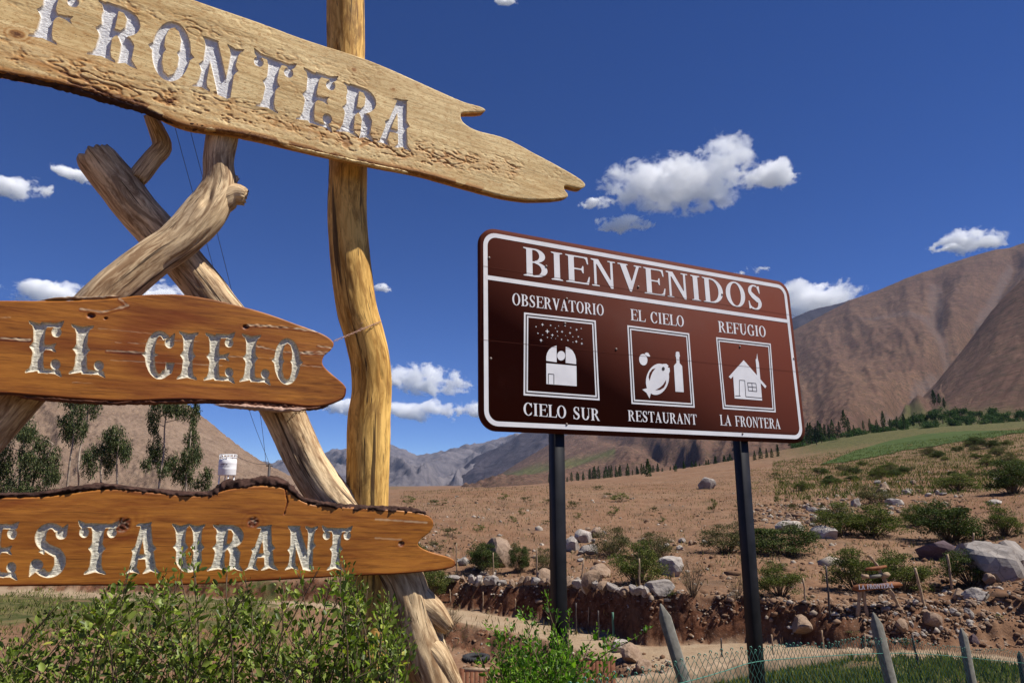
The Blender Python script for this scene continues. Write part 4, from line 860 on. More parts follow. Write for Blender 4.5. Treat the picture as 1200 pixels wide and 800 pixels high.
EC = [(-80, 352), (0, 352), (52, 352.5), (94, 352), (140, 349), (168, 345.5), (210, 345), (245, 350), (280, 358), (315, 368), (350, 380.5), (378, 391), (391, 401), (388, 410), (380, 417), (378, 426), (385, 435), (402, 449), (406, 457.5), (401, 468), (381, 475), (357, 476), (315, 471.5), (245, 469), (210, 468), (140, 470), (87.5, 467), (35, 463), (0, 461), (-80, 459)]
board('EL CIELO', EC, (0, 410), (380, 440), .26, .05, M['oiled'], M['grey_carve'],
      [('E', (28.5, 436), (71, 438), (33, 376)), ('L', (80, 437.5), (122, 439), (83, 380)), ('C', (168, 443), (204, 444), (169, 387)), ('I', (206.5, 443.5), (231.5, 444.5), (209, 388)), ('E', (238, 445), (274, 446), (240, 390)), ('L', (280, 446.5), (316, 448), (283, 391)), ('O', (319, 449), (353, 451), (320.5, 395))],
      .0030, surf_cielo, .011, .008, 'orange varnished board carved EL CIELO with a notched right end', 15)
def surf_rest(x, y, uv, sd):
    t, c = knots(x, y, uv, [(143, 615, .036, 1.0), (297, 612, .026, 1.1), (470, 637, .013, 1.3), (255, 617, .012, 1)])
    z = .004 * noise3(x * 2, y * 5, 8) + .0005 * fbm(x * 12, y * 70, 9, 3) - .006 * c * np.abs(fbm(x * 45, y * 60, 3, 3, True))
    ck = sst(.0032, .001, line_d(x, y, uv, [(334, 572), (337, 588), (333, 602)]) + .002 * noise3(x * 60, y * 60, 4)); t = np.maximum(t, 2.2 * ck); z = z - .005 * ck
    raw = c * .35 * sst(0, .4, noise3(x * 80, y * 80, 4)) + .5 * sst(.006, .001, line_d(x, y, uv, [(440, 608), (500, 612)]) + .003 * noise3(x * 40, y * 90, 2)) + .35 * sst(.006, .001, line_d(x, y, uv, [(440, 630), (470, 632)]) + .003 * noise3(x * 40, y * 90, 3))
    rings = .22 * sst(.3, .9, np.sin(line_d(x, y, uv, [(20, 640), (150, 600), (300, 596), (480, 640)]) * 90 + 3 * noise3(x * 2, y * 4, 5)))
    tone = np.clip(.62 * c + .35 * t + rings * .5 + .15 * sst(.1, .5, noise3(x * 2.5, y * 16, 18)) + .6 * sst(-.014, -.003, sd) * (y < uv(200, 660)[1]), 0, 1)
    return z, tone, np.clip(raw, 0, .8)
RS = [(-100, 583), (0, 583), (58, 581), (126, 573), (180, 577), (234, 581), (270, 573), (306, 569), (333, 572), (351, 585), (373, 592), (427, 595), (472, 598), (499.5, 603), (508, 612), (504, 623), (493, 632), (491, 639), (504, 646), (526.5, 652.5), (534, 659), (526, 666), (472, 672), (405, 675), (315, 680), (225, 685), (90, 686), (0, 687), (-100, 688)]
board('RESTAURANT', RS, (0, 640), (480, 640), .20, .055, M['oiled'], M['grey_carve'],
      [('R', (-75, 677), (-28, 677), (-72, 614)), ('E', (-22, 676), (19, 676), (-18, 613)), ('S', (33, 675.5), (80, 675), (36, 612.5)), ('T', (88, 672.5), (134, 672), (93, 612.5)), ('A', (148, 671.5), (188, 671), (148, 613)), ('U', (201, 670), (240, 669.5), (201, 613.5)), ('R', (242, 668), (283, 668), (249, 614.5)), ('A', (287.5, 667.5), (326, 667), (290, 616)), ('N', (334, 667), (370, 666.5), (337, 616)), ('T', (375.5, 667.5), (409.5, 667), (378.5, 618))],
      .0030, surf_rest, .010, .007, 'orange varnished board carved RESTAURANT with bark along its top edge', 25)
def bark_strip(path, off, depth, mat, seed, label=None):
    """path (px, py, half height px): a lumpy strip of bark left on a board's edge"""
    pts = np.array([[*fp(a, b, off), w / FOC * (fp(a, b, off) @ CF)] for a, b, w in path]); c = catmull(pts, 12); s = np.r_[0, np.cumsum(np.linalg.norm(np.diff(c[:, :3], axis=0), axis=1))]
    m = int(s[-1] / .005); si = np.linspace(0, s[-1], m); c = np.stack([np.interp(si, s, c[:, k]) for k in range(4)], -1); nc = 18
    T = np.gradient(c[:, :3], axis=0); T /= np.linalg.norm(T, axis=1)[:, None]; UP = np.cross(FN, T)
    th = np.arange(nc) * 2 * np.pi / nc; TH, S_ = np.meshgrid(th, si); k = 1 + .55 * fbm(np.cos(TH) * 1.5, np.sin(TH) * 1.5, S_ * 22 + seed, 4) + .3 * noise3(np.cos(TH), np.sin(TH), S_ * 60)
    fade = np.clip(np.minimum(si, si[-1] - si) / .03, .15, 1)[:, None]
    V = c[:, None, :3] + (np.cos(TH) * k * depth * fade)[..., None] * FN + (np.sin(TH) * k * c[:, 3:4] * fade)[..., None] * UP[:, None]
    i = np.arange(m - 1)[:, None] * nc; j = np.arange(nc)[None]; j2 = (j + 1) % nc
    me = mesh_np('bark_strip', V.reshape(-1, 3), [np.stack([i + j, i + j2, i + nc + j2, i + nc + j], -1).reshape(-1, 4), np.arange(nc)[None], np.arange(nc)[None] + (m - 1) * nc])
    sp_part('bark_strip', me, mat, label)
bark_strip([(-90, 580, 3), (0, 580, 3), (30, 580, 3.4), (62, 577, 3.4), (80, 574, 4), (118, 570, 4), (150, 572, 2.8), (190, 577, 3.5), (234, 580, 4), (252, 577, 4.5), (266, 569, 6.5), (290, 567, 5.5), (310, 564, 6.5), (328, 566, 5.5), (340, 573, 4), (352, 584, 3), (372, 590, 4), (400, 594, 4), (440, 596, 3.5), (480, 598, 4), (502, 604, 3)], .17, .032, M['bark'], 3)
bark_strip([(20, 465, 2), (90, 470, 2.5), (140, 472, 2.5), (210, 470, 3), (250, 470, 3), (300, 474, 3), (357, 478, 3), (385, 476, 2)], .235, .022, M['edge_dark'], 8)
bark_strip([(250, 474, 1.5), (290, 477, 3), (330, 480, 3), (362, 479, 2)], .25, .02, simple('pinkish_bark', (.30, .17, .12), (.48, .33, .26), 30, .9, .1, .5, .004), 9)
bark_strip([(48, 352, 1.2), (80, 350, 2), (110, 350, 2), (140, 347, 1.5)], .235, .02, M['stake'], 12)
bark_strip([(-80, 69, 4), (0, 86, 4), (60, 99, 3), (110, 112, 4), (165, 128, 4), (190, 138, 3), (220, 148, 3), (240, 151, 3), (285, 158, 1.5), (330, 168, 1.5), (430, 192, 1.5)], .222, .024, M['bark'], 15)
bark_strip([(330, 170, 1.0), (400, 186, 1.6), (480, 203, 1.3)], .24, .012, M['pale'], 17)
# tie wire from the EL CIELO board to the post
m = MB()
for k in (0, 1):
    a, b = fp(391, 400, .24), fp(446, 377, .08); t = np.linspace(0, 1, 60)[:, None]; pts = a + (b - a) * t; pts = pts + .004 * np.c_[np.sin(t[:, 0] * 40 + k * 3.1), 0 * t[:, 0], np.cos(t[:, 0] * 40 + k * 3.1)]; m.tube(pts, .0016, 5)
a = fp(424, 386, .12); m.tube([a, a + np.array([-.01, -.01, .02]), a + np.array([.005, -.01, .035])], .0013, 4); a = fp(418, 389, .13); m.tube([a, a + np.array([.01, -.01, .012]), a + np.array([.03, -.01, .02])], .0013, 4)
sp_part('tie_wire', m.mesh('tie_wire', True), M['copper'])
# ================================================================== vegetation
def unit(v): return v / (np.linalg.norm(v, axis=-1, keepdims=True) + 1e-9)
def leaf_cards(C, D, L, Wd, r, near=False, flat=0.0):
    """C centres, D axis directions, L lengths, Wd widths -> V, F"""
    n = len(C); D = unit(D); N_ = unit(r.normal(size=(n, 3)) + np.array([0, 0, flat])); S = unit(np.cross(D, N_)); N_ = np.cross(S, D)
    L = np.broadcast_to(L, (n,))[:, None]; Wd = np.broadcast_to(Wd, (n,))[:, None]
    if near:
        f = .22 * Wd
        pts = [C, C + D * L * .35 + S * Wd * .5 + N_ * f, C + D * L * .75 + S * Wd * .38 + N_ * f, C + D * L, C + D * L * .75 - S * Wd * .38 + N_ * f, C + D * L * .35 - S * Wd * .5 + N_ * f]
        V = np.stack(pts, 1).reshape(-1, 3); b = np.arange(n)[:, None] * 6
        return V, np.vstack([b + np.array([[0, 1, 2, 3]]), b + np.array([[0, 3, 4, 5]])])
    pts = [C, C + D * L * .5 + S * Wd * .5, C + D * L, C + D * L * .5 - S * Wd * .5]
    return np.stack(pts, 1).reshape(-1, 3), np.arange(n)[:, None] * 4 + np.array([[0, 1, 2, 3]])

def near_shrub(label, base_px, Yc, tips, r, mat, n_leaf, lsize, stems=9):
    """tips: (px, py, Y) ends of twigs; bases spread on the ground"""
    bx = np.array([ray(b, 600)[0] * Yc for b in base_px]); g = ground_z(float(bx.mean()), Yc)
    root = thing('shrub', label, 'shrub', (float(bx.mean()), Yc, g)); base0 = np.array([float(bx.mean()), Yc, g])
    wood = MB(); Cs, Ds, Ls = [], [], []
    for (px, py, Y) in tips:
        tip = P(px, py, Y); k = np.argmin(np.abs(bx - tip[0] + r.normal() * .45)); b = np.array([bx[k] + r.normal() * .05, Yc + r.normal() * .08, g])
        mid = b + (tip - b) * .55 + np.array([(b[0] - tip[0]) * .22 + r.normal() * .05, r.normal() * .06, .10])
        t = np.linspace(0, 1, 14)[:, None]; pts = (1 - t) ** 2 * b + 2 * t * (1 - t) * mid + t * t * tip; pts = pts + .010 * np.c_[noise3(t[:, 0] * 6, px, 1), noise3(t[:, 0] * 6, px, 2), noise3(t[:, 0] * 6, px, 3)] * 2
        wood.tube(pts - base0, np.linspace(.0065, .0012, 14), 4, cap=False)
        m = int(n_leaf * r.uniform(.6, 1.3)); tt = 1 - r.uniform(0, 1, m) ** 1.4 * .48
        c = np.stack([np.interp(tt, t[:, 0], pts[:, q]) for q in range(3)], -1); ax = unit(tip - mid)
        side = unit(r.normal(size=(m, 3)))
        off = (.12 + (1 - tt)[:, None]) * .24 * side * r.uniform(.1, 1, (m, 1))                # leaves on short side twigs
        c = c + off
        Cs.append(c - base0); Ds.append(ax * .6 + side + np.array([0, 0, .35])); Ls.append(lsize * r.uniform(.45, 1.25, m) * (1 - .45 * sst(.93, 1, tt)))
        for q in range(0, m, 16):
            a_ = np.array([np.interp(tt[q] - .03, t[:, 0], pts[:, s_]) for s_ in range(3)]); wood.tube([a_ - base0, c[q] - base0], [.0015, .0009], 3, cap=False)
    V, F = leaf_cards(np.vstack(Cs), np.vstack(Ds), np.concatenate(Ls), np.concatenate(Ls) * r.uniform(.42, .62, sum(map(len, Ls))), r, True, .8)
    link('foliage', mesh_np('foliage', V, [F], False), mat, root, kind='stuff')
    link('stems', wood.mesh('stems'), M['twig'], root, kind='stuff')
r1 = np.random.default_rng(3)
top_l = [(-60, 705), (20, 742), (50, 700), (85, 690), (120, 690), (150, 668), (170, 690), (200, 668), (215, 640), (228, 660), (250, 680), (290, 676), (330, 682), (350, 664), (385, 672), (400, 650), (420, 668), (450, 690), (470, 720), (485, 750), (500, 800)]
tx, ty = np.array(top_l, float).T
tips = [(a + r1.normal() * 2, b + 3, 2.45 + r1.uniform(-.05, .15)) for a, b in top_l[4:-1]]
tips += [(150, 672, 2.3), (170, 690, 2.3), (225, 645, 2.35), (265, 665, 2.3), (372, 668, 2.5), (400, 658, 2.4), (330, 700, 2.3), (290, 690, 2.3), (120, 705, 2.4), (455, 700, 2.5), (478, 742, 2.45)]
for k in range(400):
    a = r1.uniform(-60, 480); lo = np.interp(a, tx, ty) + 14; b = lo + (860 - lo) * r1.uniform(0, 1) ** 1.5; Yk = r1.uniform(2.25, 2.95)
    if a < 60 and b < 760 and r1.uniform() < .5: continue
    if noise3(a * .018, b * .022, 5.0) < -.06 and r1.uniform() < (.92 if a < 330 else .5): continue
    tips.append((a, b, Yk))
near_shrub('wide leafy green shrub growing in front of the RESTAURANT board, sprigs reaching up over it', (-60, 40, 140, 230, 320, 400, 450), 2.75, tips, r1, M['leaf'], 66, .030)
tips = [(640, 696, 4.1), (625, 715, 4.1), (655, 712, 4.2), (597, 728, 4.1), (580, 738, 4.1), (568, 728, 4.1), (660, 742, 4.3), (690, 755, 4.2), (668, 715, 4.1), (610, 712, 4.0), (702, 735, 4.1), (720, 748, 4.2), (558, 760, 4.0), (712, 742, 4.1)]
for k in range(230):
    a = r1.normal(628, 34); t = abs(a - 628) / 80; lo = 738 + t * t * 60
    if a < 545 or a > 715: continue
    tips.append((a, lo + (880 - lo) * r1.uniform(0, 1), r1.uniform(3.8, 4.5)))
near_shrub('bright green shrub growing at the foot of the left steel post of the sign', (600, 625, 650, 670), 4.15, tips, r1, M['leaf_fresh'], 70, .036)
# the long arching sprig on the right of that shrub
def sprig():
    root = thing('twig', 'single arching leafy twig reaching right towards the pointed concrete fence post', 'twig', tuple(P(690, 800, 4.2)))
    b0 = P(690, 800, 4.2); pts = catmull([P(660, 800, 4.2), P(690, 780, 4.2), (P(712, 764, 4.15)), P(735, 752, 4.1), P(752, 742, 4.1), P(762, 736, 4.05)], 8); m = MB(); m.tube(pts - b0, np.linspace(.0035, .001, len(pts)), 4)
    c = pts[np.linspace(12, len(pts) - 1, 16).astype(int)]; c = np.repeat(c, 2, 0); d = unit(r1.normal(size=(len(c), 3))) + np.array([0, 0, .5])
    V, F = leaf_cards(c - b0, d, r1.uniform(.018, .032, len(c)), .014, r1, True); link('foliage', mesh_np('foliage', V, [F], False), M['leaf_fresh'], root, kind='stuff'); link('stem', m.mesh('stem'), M['twig'], root)
sprig()

def bush_proto(seed, mat, n=9000, clumps=44, flat=1.0, leaf=.034, bare=False):
    """unit bush: about one metre wide and high, standing at the origin"""
    r = np.random.default_rng(seed); cl = []
    for k in range(clumps):
        a = r.uniform(0, 2 * np.pi); q = math.sqrt(r.uniform(0, 1)) * .40; zc = r.uniform(.22, .86) * (1 - .7 * (q / .5) ** 2)
        cl.append((q * math.cos(a), q * math.sin(a), max(.12, zc), r.uniform(.07, .17)))
    cl = np.array(cl); k = r.integers(0, clumps, n); d = unit(r.normal(size=(n, 3))) * r.uniform(.2, 1, (n, 1)) ** .5
    C = cl[k, :3] + d * cl[k, 3:4] * np.array([1.3, 1.3, .62]) * flat + r.normal(size=(n, 3)) * .018
    w = MB()
    for c in cl:
        mid = c[:3] * .5 + r.normal(size=3) * .03; t = np.linspace(0, 1, 6)[:, None]; pts = (1 - t) ** 2 * np.array([c[0] * .12, c[1] * .12, -.05]) + 2 * t * (1 - t) * mid + t * t * c[:3]; w.tube(pts, np.linspace(.013, .003, 6), 3, cap=False)
        for q in range(5 if bare else 2):
            e = c[:3] + unit(r.normal(size=3) + np.array([0, 0, .6])) * c[3] * 1.3; w.tube([pts[4], e], [.004, .0015], 3, cap=False)
    V, F = leaf_cards(C, r.normal(size=(n, 3)) + np.array([0, 0, .5]), leaf * r.uniform(.5, 1.2, n), leaf * .5, r)
    fm = mesh_np('foliage', V, [F], False); fm.materials.append(mat); sm = w.mesh('stems'); sm.materials.append(M['twig']); return fm, sm
PRO = {'green': [bush_proto(k, M['acacia']) for k in (1, 2)], 'dark': [bush_proto(k, M['acacia_dark'], 12000) for k in (3, 4)], 'olive': [bush_proto(k, M['olive'], 6500, 44) for k in (5, 6)],
       'bare': [bush_proto(k, M['dry'], 900, 30, 1, .02, True) for k in (7, 8)], 'tuft': [bush_proto(9, M['olive'], 420, 10, 1, .09), bush_proto(10, M['acacia'], 420, 9, 1, .09)]}
_bc = [0]
def bush(px, py, w, h, kind, label, name='bush', cat='bush', group=None, Y=None, depth=.8):
    p = on_ground(px, py) if Y is None else (lambda q: np.array([q[0], q[1], ground_z(q[0], q[1])]))(P(px, py, Y))
    s = p[1] / FOC; fm, sm = PRO[kind][_bc[0] % 2]; _bc[0] += 1
    root = thing(name, label, cat, tuple(p - np.array([0, 0, .04])), random.uniform(0, 6.28), group)
    sx, sz = w * s * 1.12, h * s * 1.02; root.scale = (sx, sx * depth, sz)
    link('foliage', fm, None, root, kind='stuff'); link('stems', sm, None, root, kind='stuff')
    return root
for b in [(566, 671, 44, 42, 'dark', 'dense dark green bush in front of the pale boulder behind the stone row'),
          (608, 671, 26, 40, 'dark', 'narrow dark green bush right of the pale boulder, behind the stone row'),
          (640, 668, 34, 32, 'olive', 'olive bush just left of the left steel sign post'),
          (716, 652, 44, 40, 'olive', 'loose olive bush right of the left steel post, above the white stones'),
          (748, 684, 62, 56, 'green', 'large green bush between the sign posts beside a thin stake'),
          (770, 652, 44, 34, 'olive', 'low olive bush behind the large green bush between the sign posts'),
          (852, 648, 56, 44, 'olive', 'spreading olive bush touching the left side of the right steel post'),
          (918, 650, 76, 42, 'dark', 'wide dark green bush just right of the right steel post'),
          (914, 698, 56, 46, 'green', 'light green bush at the edge of the bank right of the right steel post'),
          (812, 701, 34, 52, 'bare', 'small nearly leafless tree with dark trunk standing at the bank edge'),
          (864, 700, 26, 34, 'bare', 'little bare shrub between the leafless tree and the right steel post'),
          (984, 628, 58, 42, 'green', 'leftmost feathery bush of the green row on the slope, above the white boulder'),
          (1022, 628, 66, 44, 'green', 'second feathery green bush of the row on the slope, right of the white boulder'),
          (1112, 634, 78, 54, 'dark', 'big rounded dark green bush above the purple rock'),
          (1074, 616, 40, 30, 'green', 'small green bush squeezed between two larger bushes on the slope'),
          (1178, 628, 44, 34, 'green', 'low green bush above the big grey outcrop at the right edge'),
          (1186, 578, 64, 50, 'dark', 'dark bush high on the slope at the right edge of the picture'),
          (1122, 575, 46, 22, 'green', 'low green bush high on the slope among the rubble'),
          (1026, 590, 48, 26, 'olive', 'dull olive bush in the rubble pile above the green bush row'),
          (1004, 692, 64, 50, 'green', 'feathery green bush behind the small wooden LA FRONTERA sign, on its left'),
          (1058, 694, 72, 54, 'green', 'feathery green bush behind the small wooden LA FRONTERA sign, on its right'),
          (1138, 684, 60, 44, 'dark', 'dark green bush in front of the big grey outcrop by the stakes'),
          (478, 668, 40, 54, 'green', 'green bush partly hidden behind the tip of the RESTAURANT board'),
          (506, 700, 52, 44, 'green', 'wispy green bush below the tip of the RESTAURANT board'),
          (522, 745, 44, 44, 'bare', 'dry brown bush at the foot of the lower earth bank'),
          (498, 735, 36, 30, 'olive', 'olive bush beside the log stub at the lower earth bank'),
          (700, 812, 46, 18, 'green', 'green weeds along the foot of the slatted gate'),
          (940, 575, 20, 12, 'green', 'round green bush far out on the yellow grass of the field'),
          (1030, 560, 24, 16, 'green', 'green bush far off on the slope below the lucerne field')]:
    bush(*b)
tl = 'small dry tuft of brush scattered on the bare soil field'
rt = np.random.default_rng(17)
for (a, b, w, h) in [(478, 590, 16, 12), (514, 592, 22, 11), (590, 585, 14, 9), (617, 588, 12, 10), (612, 604, 9, 12), (640, 590, 10, 9), (728, 587, 30, 12), (716, 583, 20, 10), (718, 604, 14, 14), (672, 596, 16, 14), (676, 608, 10, 10), (768, 600, 8, 10), (776, 612, 10, 8), (700, 574, 16, 8), (600, 612, 14, 10), (640, 614, 12, 8), (560, 622, 16, 10), (530, 628, 20, 14), (500, 618, 16, 14), (512, 645, 22, 18), (836, 600, 12, 20), (868, 596, 14, 14), (912, 590, 10, 16), (930, 600, 12, 14), (950, 590, 10, 12), (905, 560, 14, 10), (1016, 560, 10, 8), (960, 600, 14, 14), (1180, 548, 16, 10), (1140, 560, 18, 10), (1160, 600, 24, 16), (1076, 600, 16, 12), (786, 700, 14, 10), (948, 706, 14, 12), (1170, 725, 12, 8), (1000, 748, 14, 8), (1060, 756, 10, 8)]:
    bush(a, b, w, h, 'tuft', tl, 'brush_tuft', 'brush', 'dry brush tufts on the bare field')

# distant trees -------------------------------------------------------
def poplar_proto(seed, n=420, wid=.11):
    r = np.random.default_rng(seed); z = r.uniform(.08, 1, n); w = wid * np.sin(np.clip(z, 0, 1) ** .7 * np.pi * .93 + .18) * r.uniform(.35, 1.15, n); a = r.uniform(0, 6.28, n)
    C = np.c_[w * np.cos(a), w * np.sin(a), z]; V, F = leaf_cards(C, np.c_[r.normal(size=(n, 2)) * .4, np.ones(n)], r.uniform(.04, .09, n), .035, r)
    f = mesh_np('crown', V, [F], False); f.materials.append(M['poplar']); m = MB(); m.tube([(0, 0, -.04), (0, 0, .2), (0, 0, .7)], [.018, .014, .006], 5); t = m.mesh('trunk'); t.materials.append(M['twig']); return f, t
def crown_proto(seed, n=700):
    r = np.random.default_rng(seed); k = 9; cc = np.c_[r.uniform(-.3, .3, k), r.uniform(-.3, .3, k), r.uniform(.35, .8, k)]; i = r.integers(0, k, n)
    C = cc[i] + unit(r.normal(size=(n, 3))) * r.uniform(.08, .24, (n, 1)); V, F = leaf_cards(C, r.normal(size=(n, 3)), r.uniform(.06, .12, n), .06, r)
    f = mesh_np('crown', V, [F], False); f.materials.append(M['orchard']); m = MB(); m.tube([(0, 0, -.05), (0, 0, .5)], [.04, .02], 5); t = m.mesh('trunk'); t.materials.append(M['twig']); return f, t
POP = [poplar_proto(k, wid=w) for k, w in ((1, .10), (2, .13), (3, .085))]; ORC = [crown_proto(k) for k in (4, 5, 6)]
def far_tree(px, py, h, Y, kind, label, group, wf=1.0):
    p = P(px, py, Y); s = Y / FOC; f, t = (POP if kind == 'poplar' else ORC)[random.randrange(3)]
    o = thing('poplar_tree' if kind == 'poplar' else 'orchard_tree', label, 'tree', tuple(p), random.uniform(0, 6), group); H_ = h * s; o.scale = (H_ * wf, H_ * wf, H_)
    link('crown', f, None, o); link('trunk', t, None, o)
rp = np.random.default_rng(5)
for a in list(np.linspace(645, 868, 62)):
    a += rp.normal() * 2; h = rp.uniform(8, 17) * (1.0 if a > 690 else .7); by = np.interp(a, [640, 720, 800, 870], [566, 562, 556, 547])
    far_tree(a, by + rp.uniform(-1, 1.5), h, 390 + rp.uniform(-8, 4), 'poplar', 'small dark poplar in the long row seen under the brown sign', 'poplars in the row under the sign', rp.uniform(.9, 1.5))
far_tree(760, 563, 24, 180, 'poplar', 'tallest narrow poplar seen under the middle of the brown sign', None, 1.6)
for a, b, h in ((722, 560, 13), (736, 558, 14), (752, 557, 13), (792, 556, 12), (885, 545, 16), (892, 543, 18), (899, 541, 15), (905, 540, 14), (912, 538, 17)):
    far_tree(a, b, h, 260, 'poplar', 'mid sized poplar standing out of the row at the valley edge', 'mid sized poplars at the valley edge', 1.2)
for a, b, h in ((946, 517, 16), (951, 518, 22), (957, 520, 20), (963, 518, 21), (972, 515, 17), (990, 503, 22), (981, 512, 12), (1036, 502, 20), (1052, 502, 14), (940, 520, 15), (948, 514, 18), (954, 516, 15), (960, 514, 20), (967, 512, 15), (976, 510, 18), (984, 508, 14), (995, 507, 17), (1020, 505, 14), (1028, 504, 12), (1044, 503, 12), (1060, 501, 16), (1071, 500, 13), (1001, 508, 10), (1012, 503, 10)):
    far_tree(a, b, h, 330, 'poplar', 'poplar standing along the upper edge of the green valley floor', 'poplars by the green valley floor', 1.25)
for k in range(125):
    a = rp.uniform(930, 1215); lo = np.interp(a, [930, 1000, 1060, 1100, 1215], [520, 506, 497, 486, 487]); hi = np.interp(a, [930, 1000, 1100, 1215], [536, 520, 503, 503])
    b = rp.uniform(lo, hi); far_tree(a, b + 3, rp.uniform(8, 15), 395 - (b - lo) * 3.0, 'orchard', 'dark orchard tree in the mass of trees at the foot of the mountain', 'orchard trees at the mountain foot', 1.1)
for a, b, h in ((1095, 474, 17), (1101, 473, 12), (1107, 478, 12)):
    far_tree(a, b, h, 400, 'poplar', 'loose tree rising above the orchard at the mouth of the gully', 'loose trees at the gully mouth', 1.6)

# eucalyptus trees on the left ----------------------------------------
def eucalyptus(label, trunks, clumps, Y, seed):
    r = np.random.default_rng(seed); b = P(trunks[0][0][0], trunks[0][0][1], Y); g = ground_z(b[0], Y); base = np.array([b[0], Y, min(b[2], g)])
    root = thing('eucalyptus_tree', label, 'tree', tuple(base)); m = MB(); s = Y / FOC; tops = []
    for tr in trunks:
        pts = [np.array([P(tr[0][0], tr[0][1], Y)[0], Y, min(g, P(tr[0][0], tr[0][1], Y)[2]) - .1])] + [P(a, c, Y + r.normal() * .15) for a, c in tr]; q = catmull(pts, 6)
        m.tube(q - base, np.linspace(3.0 * s * .5, .8 * s * .5, len(q)), 6); tops.append(q)
    allp = np.vstack(tops)
    for (a, c, rx, ry) in clumps:
        e = P(a, c, Y + r.normal() * .4); k = np.argmin(np.linalg.norm(allp - e, axis=1) + np.maximum(0, allp[:, 2] - e[2]) * 2); m.tube([allp[k] - base, (allp[k] + e) / 2 + np.array([0, 0, .1]) - base, e - base], [.03, .02, .008], 4, cap=False)
    link('trunk', m.mesh('trunk', True), M['trunk'], root)
    Cs, Ds = [], []
    for (a, c, rx, ry) in clumps:
        n = int(rx * ry * 9.5); e = P(a, c, Y + r.normal() * .5); strands = max(6, n // 22)
        sc_ = unit(r.normal(size=(strands, 3))) * r.uniform(.2, 1.25, (strands, 1)) ** .6 * np.array([rx * 1.1, rx, ry]) * s
        i = r.integers(0, strands, n); dz = r.uniform(0, 1, n); C = e + sc_[i] - np.c_[np.zeros(n), np.zeros(n), dz * (ry * s * .7 + .25)] + r.normal(size=(n, 3)) * .07
        Cs.append(C - base); Ds.append(np.c_[r.normal(size=(n, 2)) * .45, -np.ones(n)])
    C = np.vstack(Cs); V, F = leaf_cards(C, np.vstack(Ds), r.uniform(.12, .26, len(C)), .055, r)
    link('foliage', mesh_np('foliage', V, [F], False), M['euca'], root, kind='stuff')
eucalyptus('eucalyptus at the far left with bushy low drooping clumps', [[(22, 580), (24, 540), (30, 510), (34, 485)], [(40, 560), (55, 535), (62, 520)]], [(28, 494, 13, 14), (34, 505, 10, 9), (5, 525, 12, 14), (3, 548, 10, 12), (38, 540, 12, 14), (58, 535, 10, 18), (30, 528, 9, 8), (50, 514, 9, 6), (62, 552, 8, 10), (18, 565, 14, 12), (36, 572, 12, 8), (64, 574, 8, 6)], 46, 1)
eucalyptus('eucalyptus with a slim pale trunk and one dark drooping crown under the EL CIELO board', [[(78, 575), (82, 540), (86, 510), (86, 470), (88, 440)]], [(80, 490, 7, 14), (92, 478, 7, 14), (86, 500, 9, 12), (72, 487, 4, 6), (97, 495, 5, 12), (88, 465, 9, 8), (84, 455, 12, 12)], 50, 2)
eucalyptus('eucalyptus with a bare curving pale trunk beside the slim dark crowned one', [[(92, 575), (92, 550), (94, 525), (101, 500), (104, 465), (106, 440)]], [(110, 476, 7, 8), (101, 462, 8, 6), (113, 468, 6, 5), (108, 455, 12, 10)], 52, 3)
eucalyptus('middle eucalyptus with a broad umbrella of drooping clumps', [[(118, 580), (118, 545), (122, 515), (128, 500)], [(137, 580), (137, 540), (140, 512)]], [(107, 538, 7, 12), (118, 520, 8, 9), (130, 508, 10, 9), (140, 515, 9, 12), (148, 520, 6, 14), (127, 535, 7, 12), (103, 530, 5, 8), (138, 500, 7, 5), (132, 522, 7, 12)], 48, 4)
eucalyptus('tall eucalyptus reaching up behind the EL CIELO board with a dark trunk', [[(185, 585), (188, 555), (192, 530), (193, 500), (197, 470), (200, 445)]], [(183, 482, 8, 10), (181, 498, 6, 6), (184, 518, 8, 10), (180, 530, 8, 8), (205, 476, 10, 7), (222, 478, 12, 8), (232, 474, 6, 5), (200, 468, 12, 8), (172, 540, 6, 6), (200, 536, 8, 9), (192, 545, 7, 8), (188, 466, 10, 7), (228, 490, 5, 4)], 47, 5)
eucalyptus('pale green eucalyptus right of the tall one, next to the water tank', [[(218, 585), (218, 555), (222, 530), (224, 505)]], [(224, 508, 7, 10), (226, 525, 9, 10), (218, 535, 8, 12), (232, 530, 5, 8), (218, 552, 8, 10), (238, 558, 8, 10), (245, 550, 5, 6), (226, 500, 6, 5), (208, 550, 6, 8)], 49, 6)
for a, b, w, h, l in ((150, 590, 44, 50, 'grey green bush low between the eucalyptus trees'), (178, 590, 44, 48, 'round olive bush at the foot of the tall eucalyptus'), (240, 592, 40, 42, 'yellowish green bush below the white water tank'), (207, 590, 40, 44, 'olive bush between the tall eucalyptus and the water tank'), (20, 592, 80, 56, 'dark green bush at the lower left foot of the eucalyptus trees')):
    bush(a, b, w, h, 'olive' if 'oliv' in l or 'yellow' in l else 'green', l, Y=45)

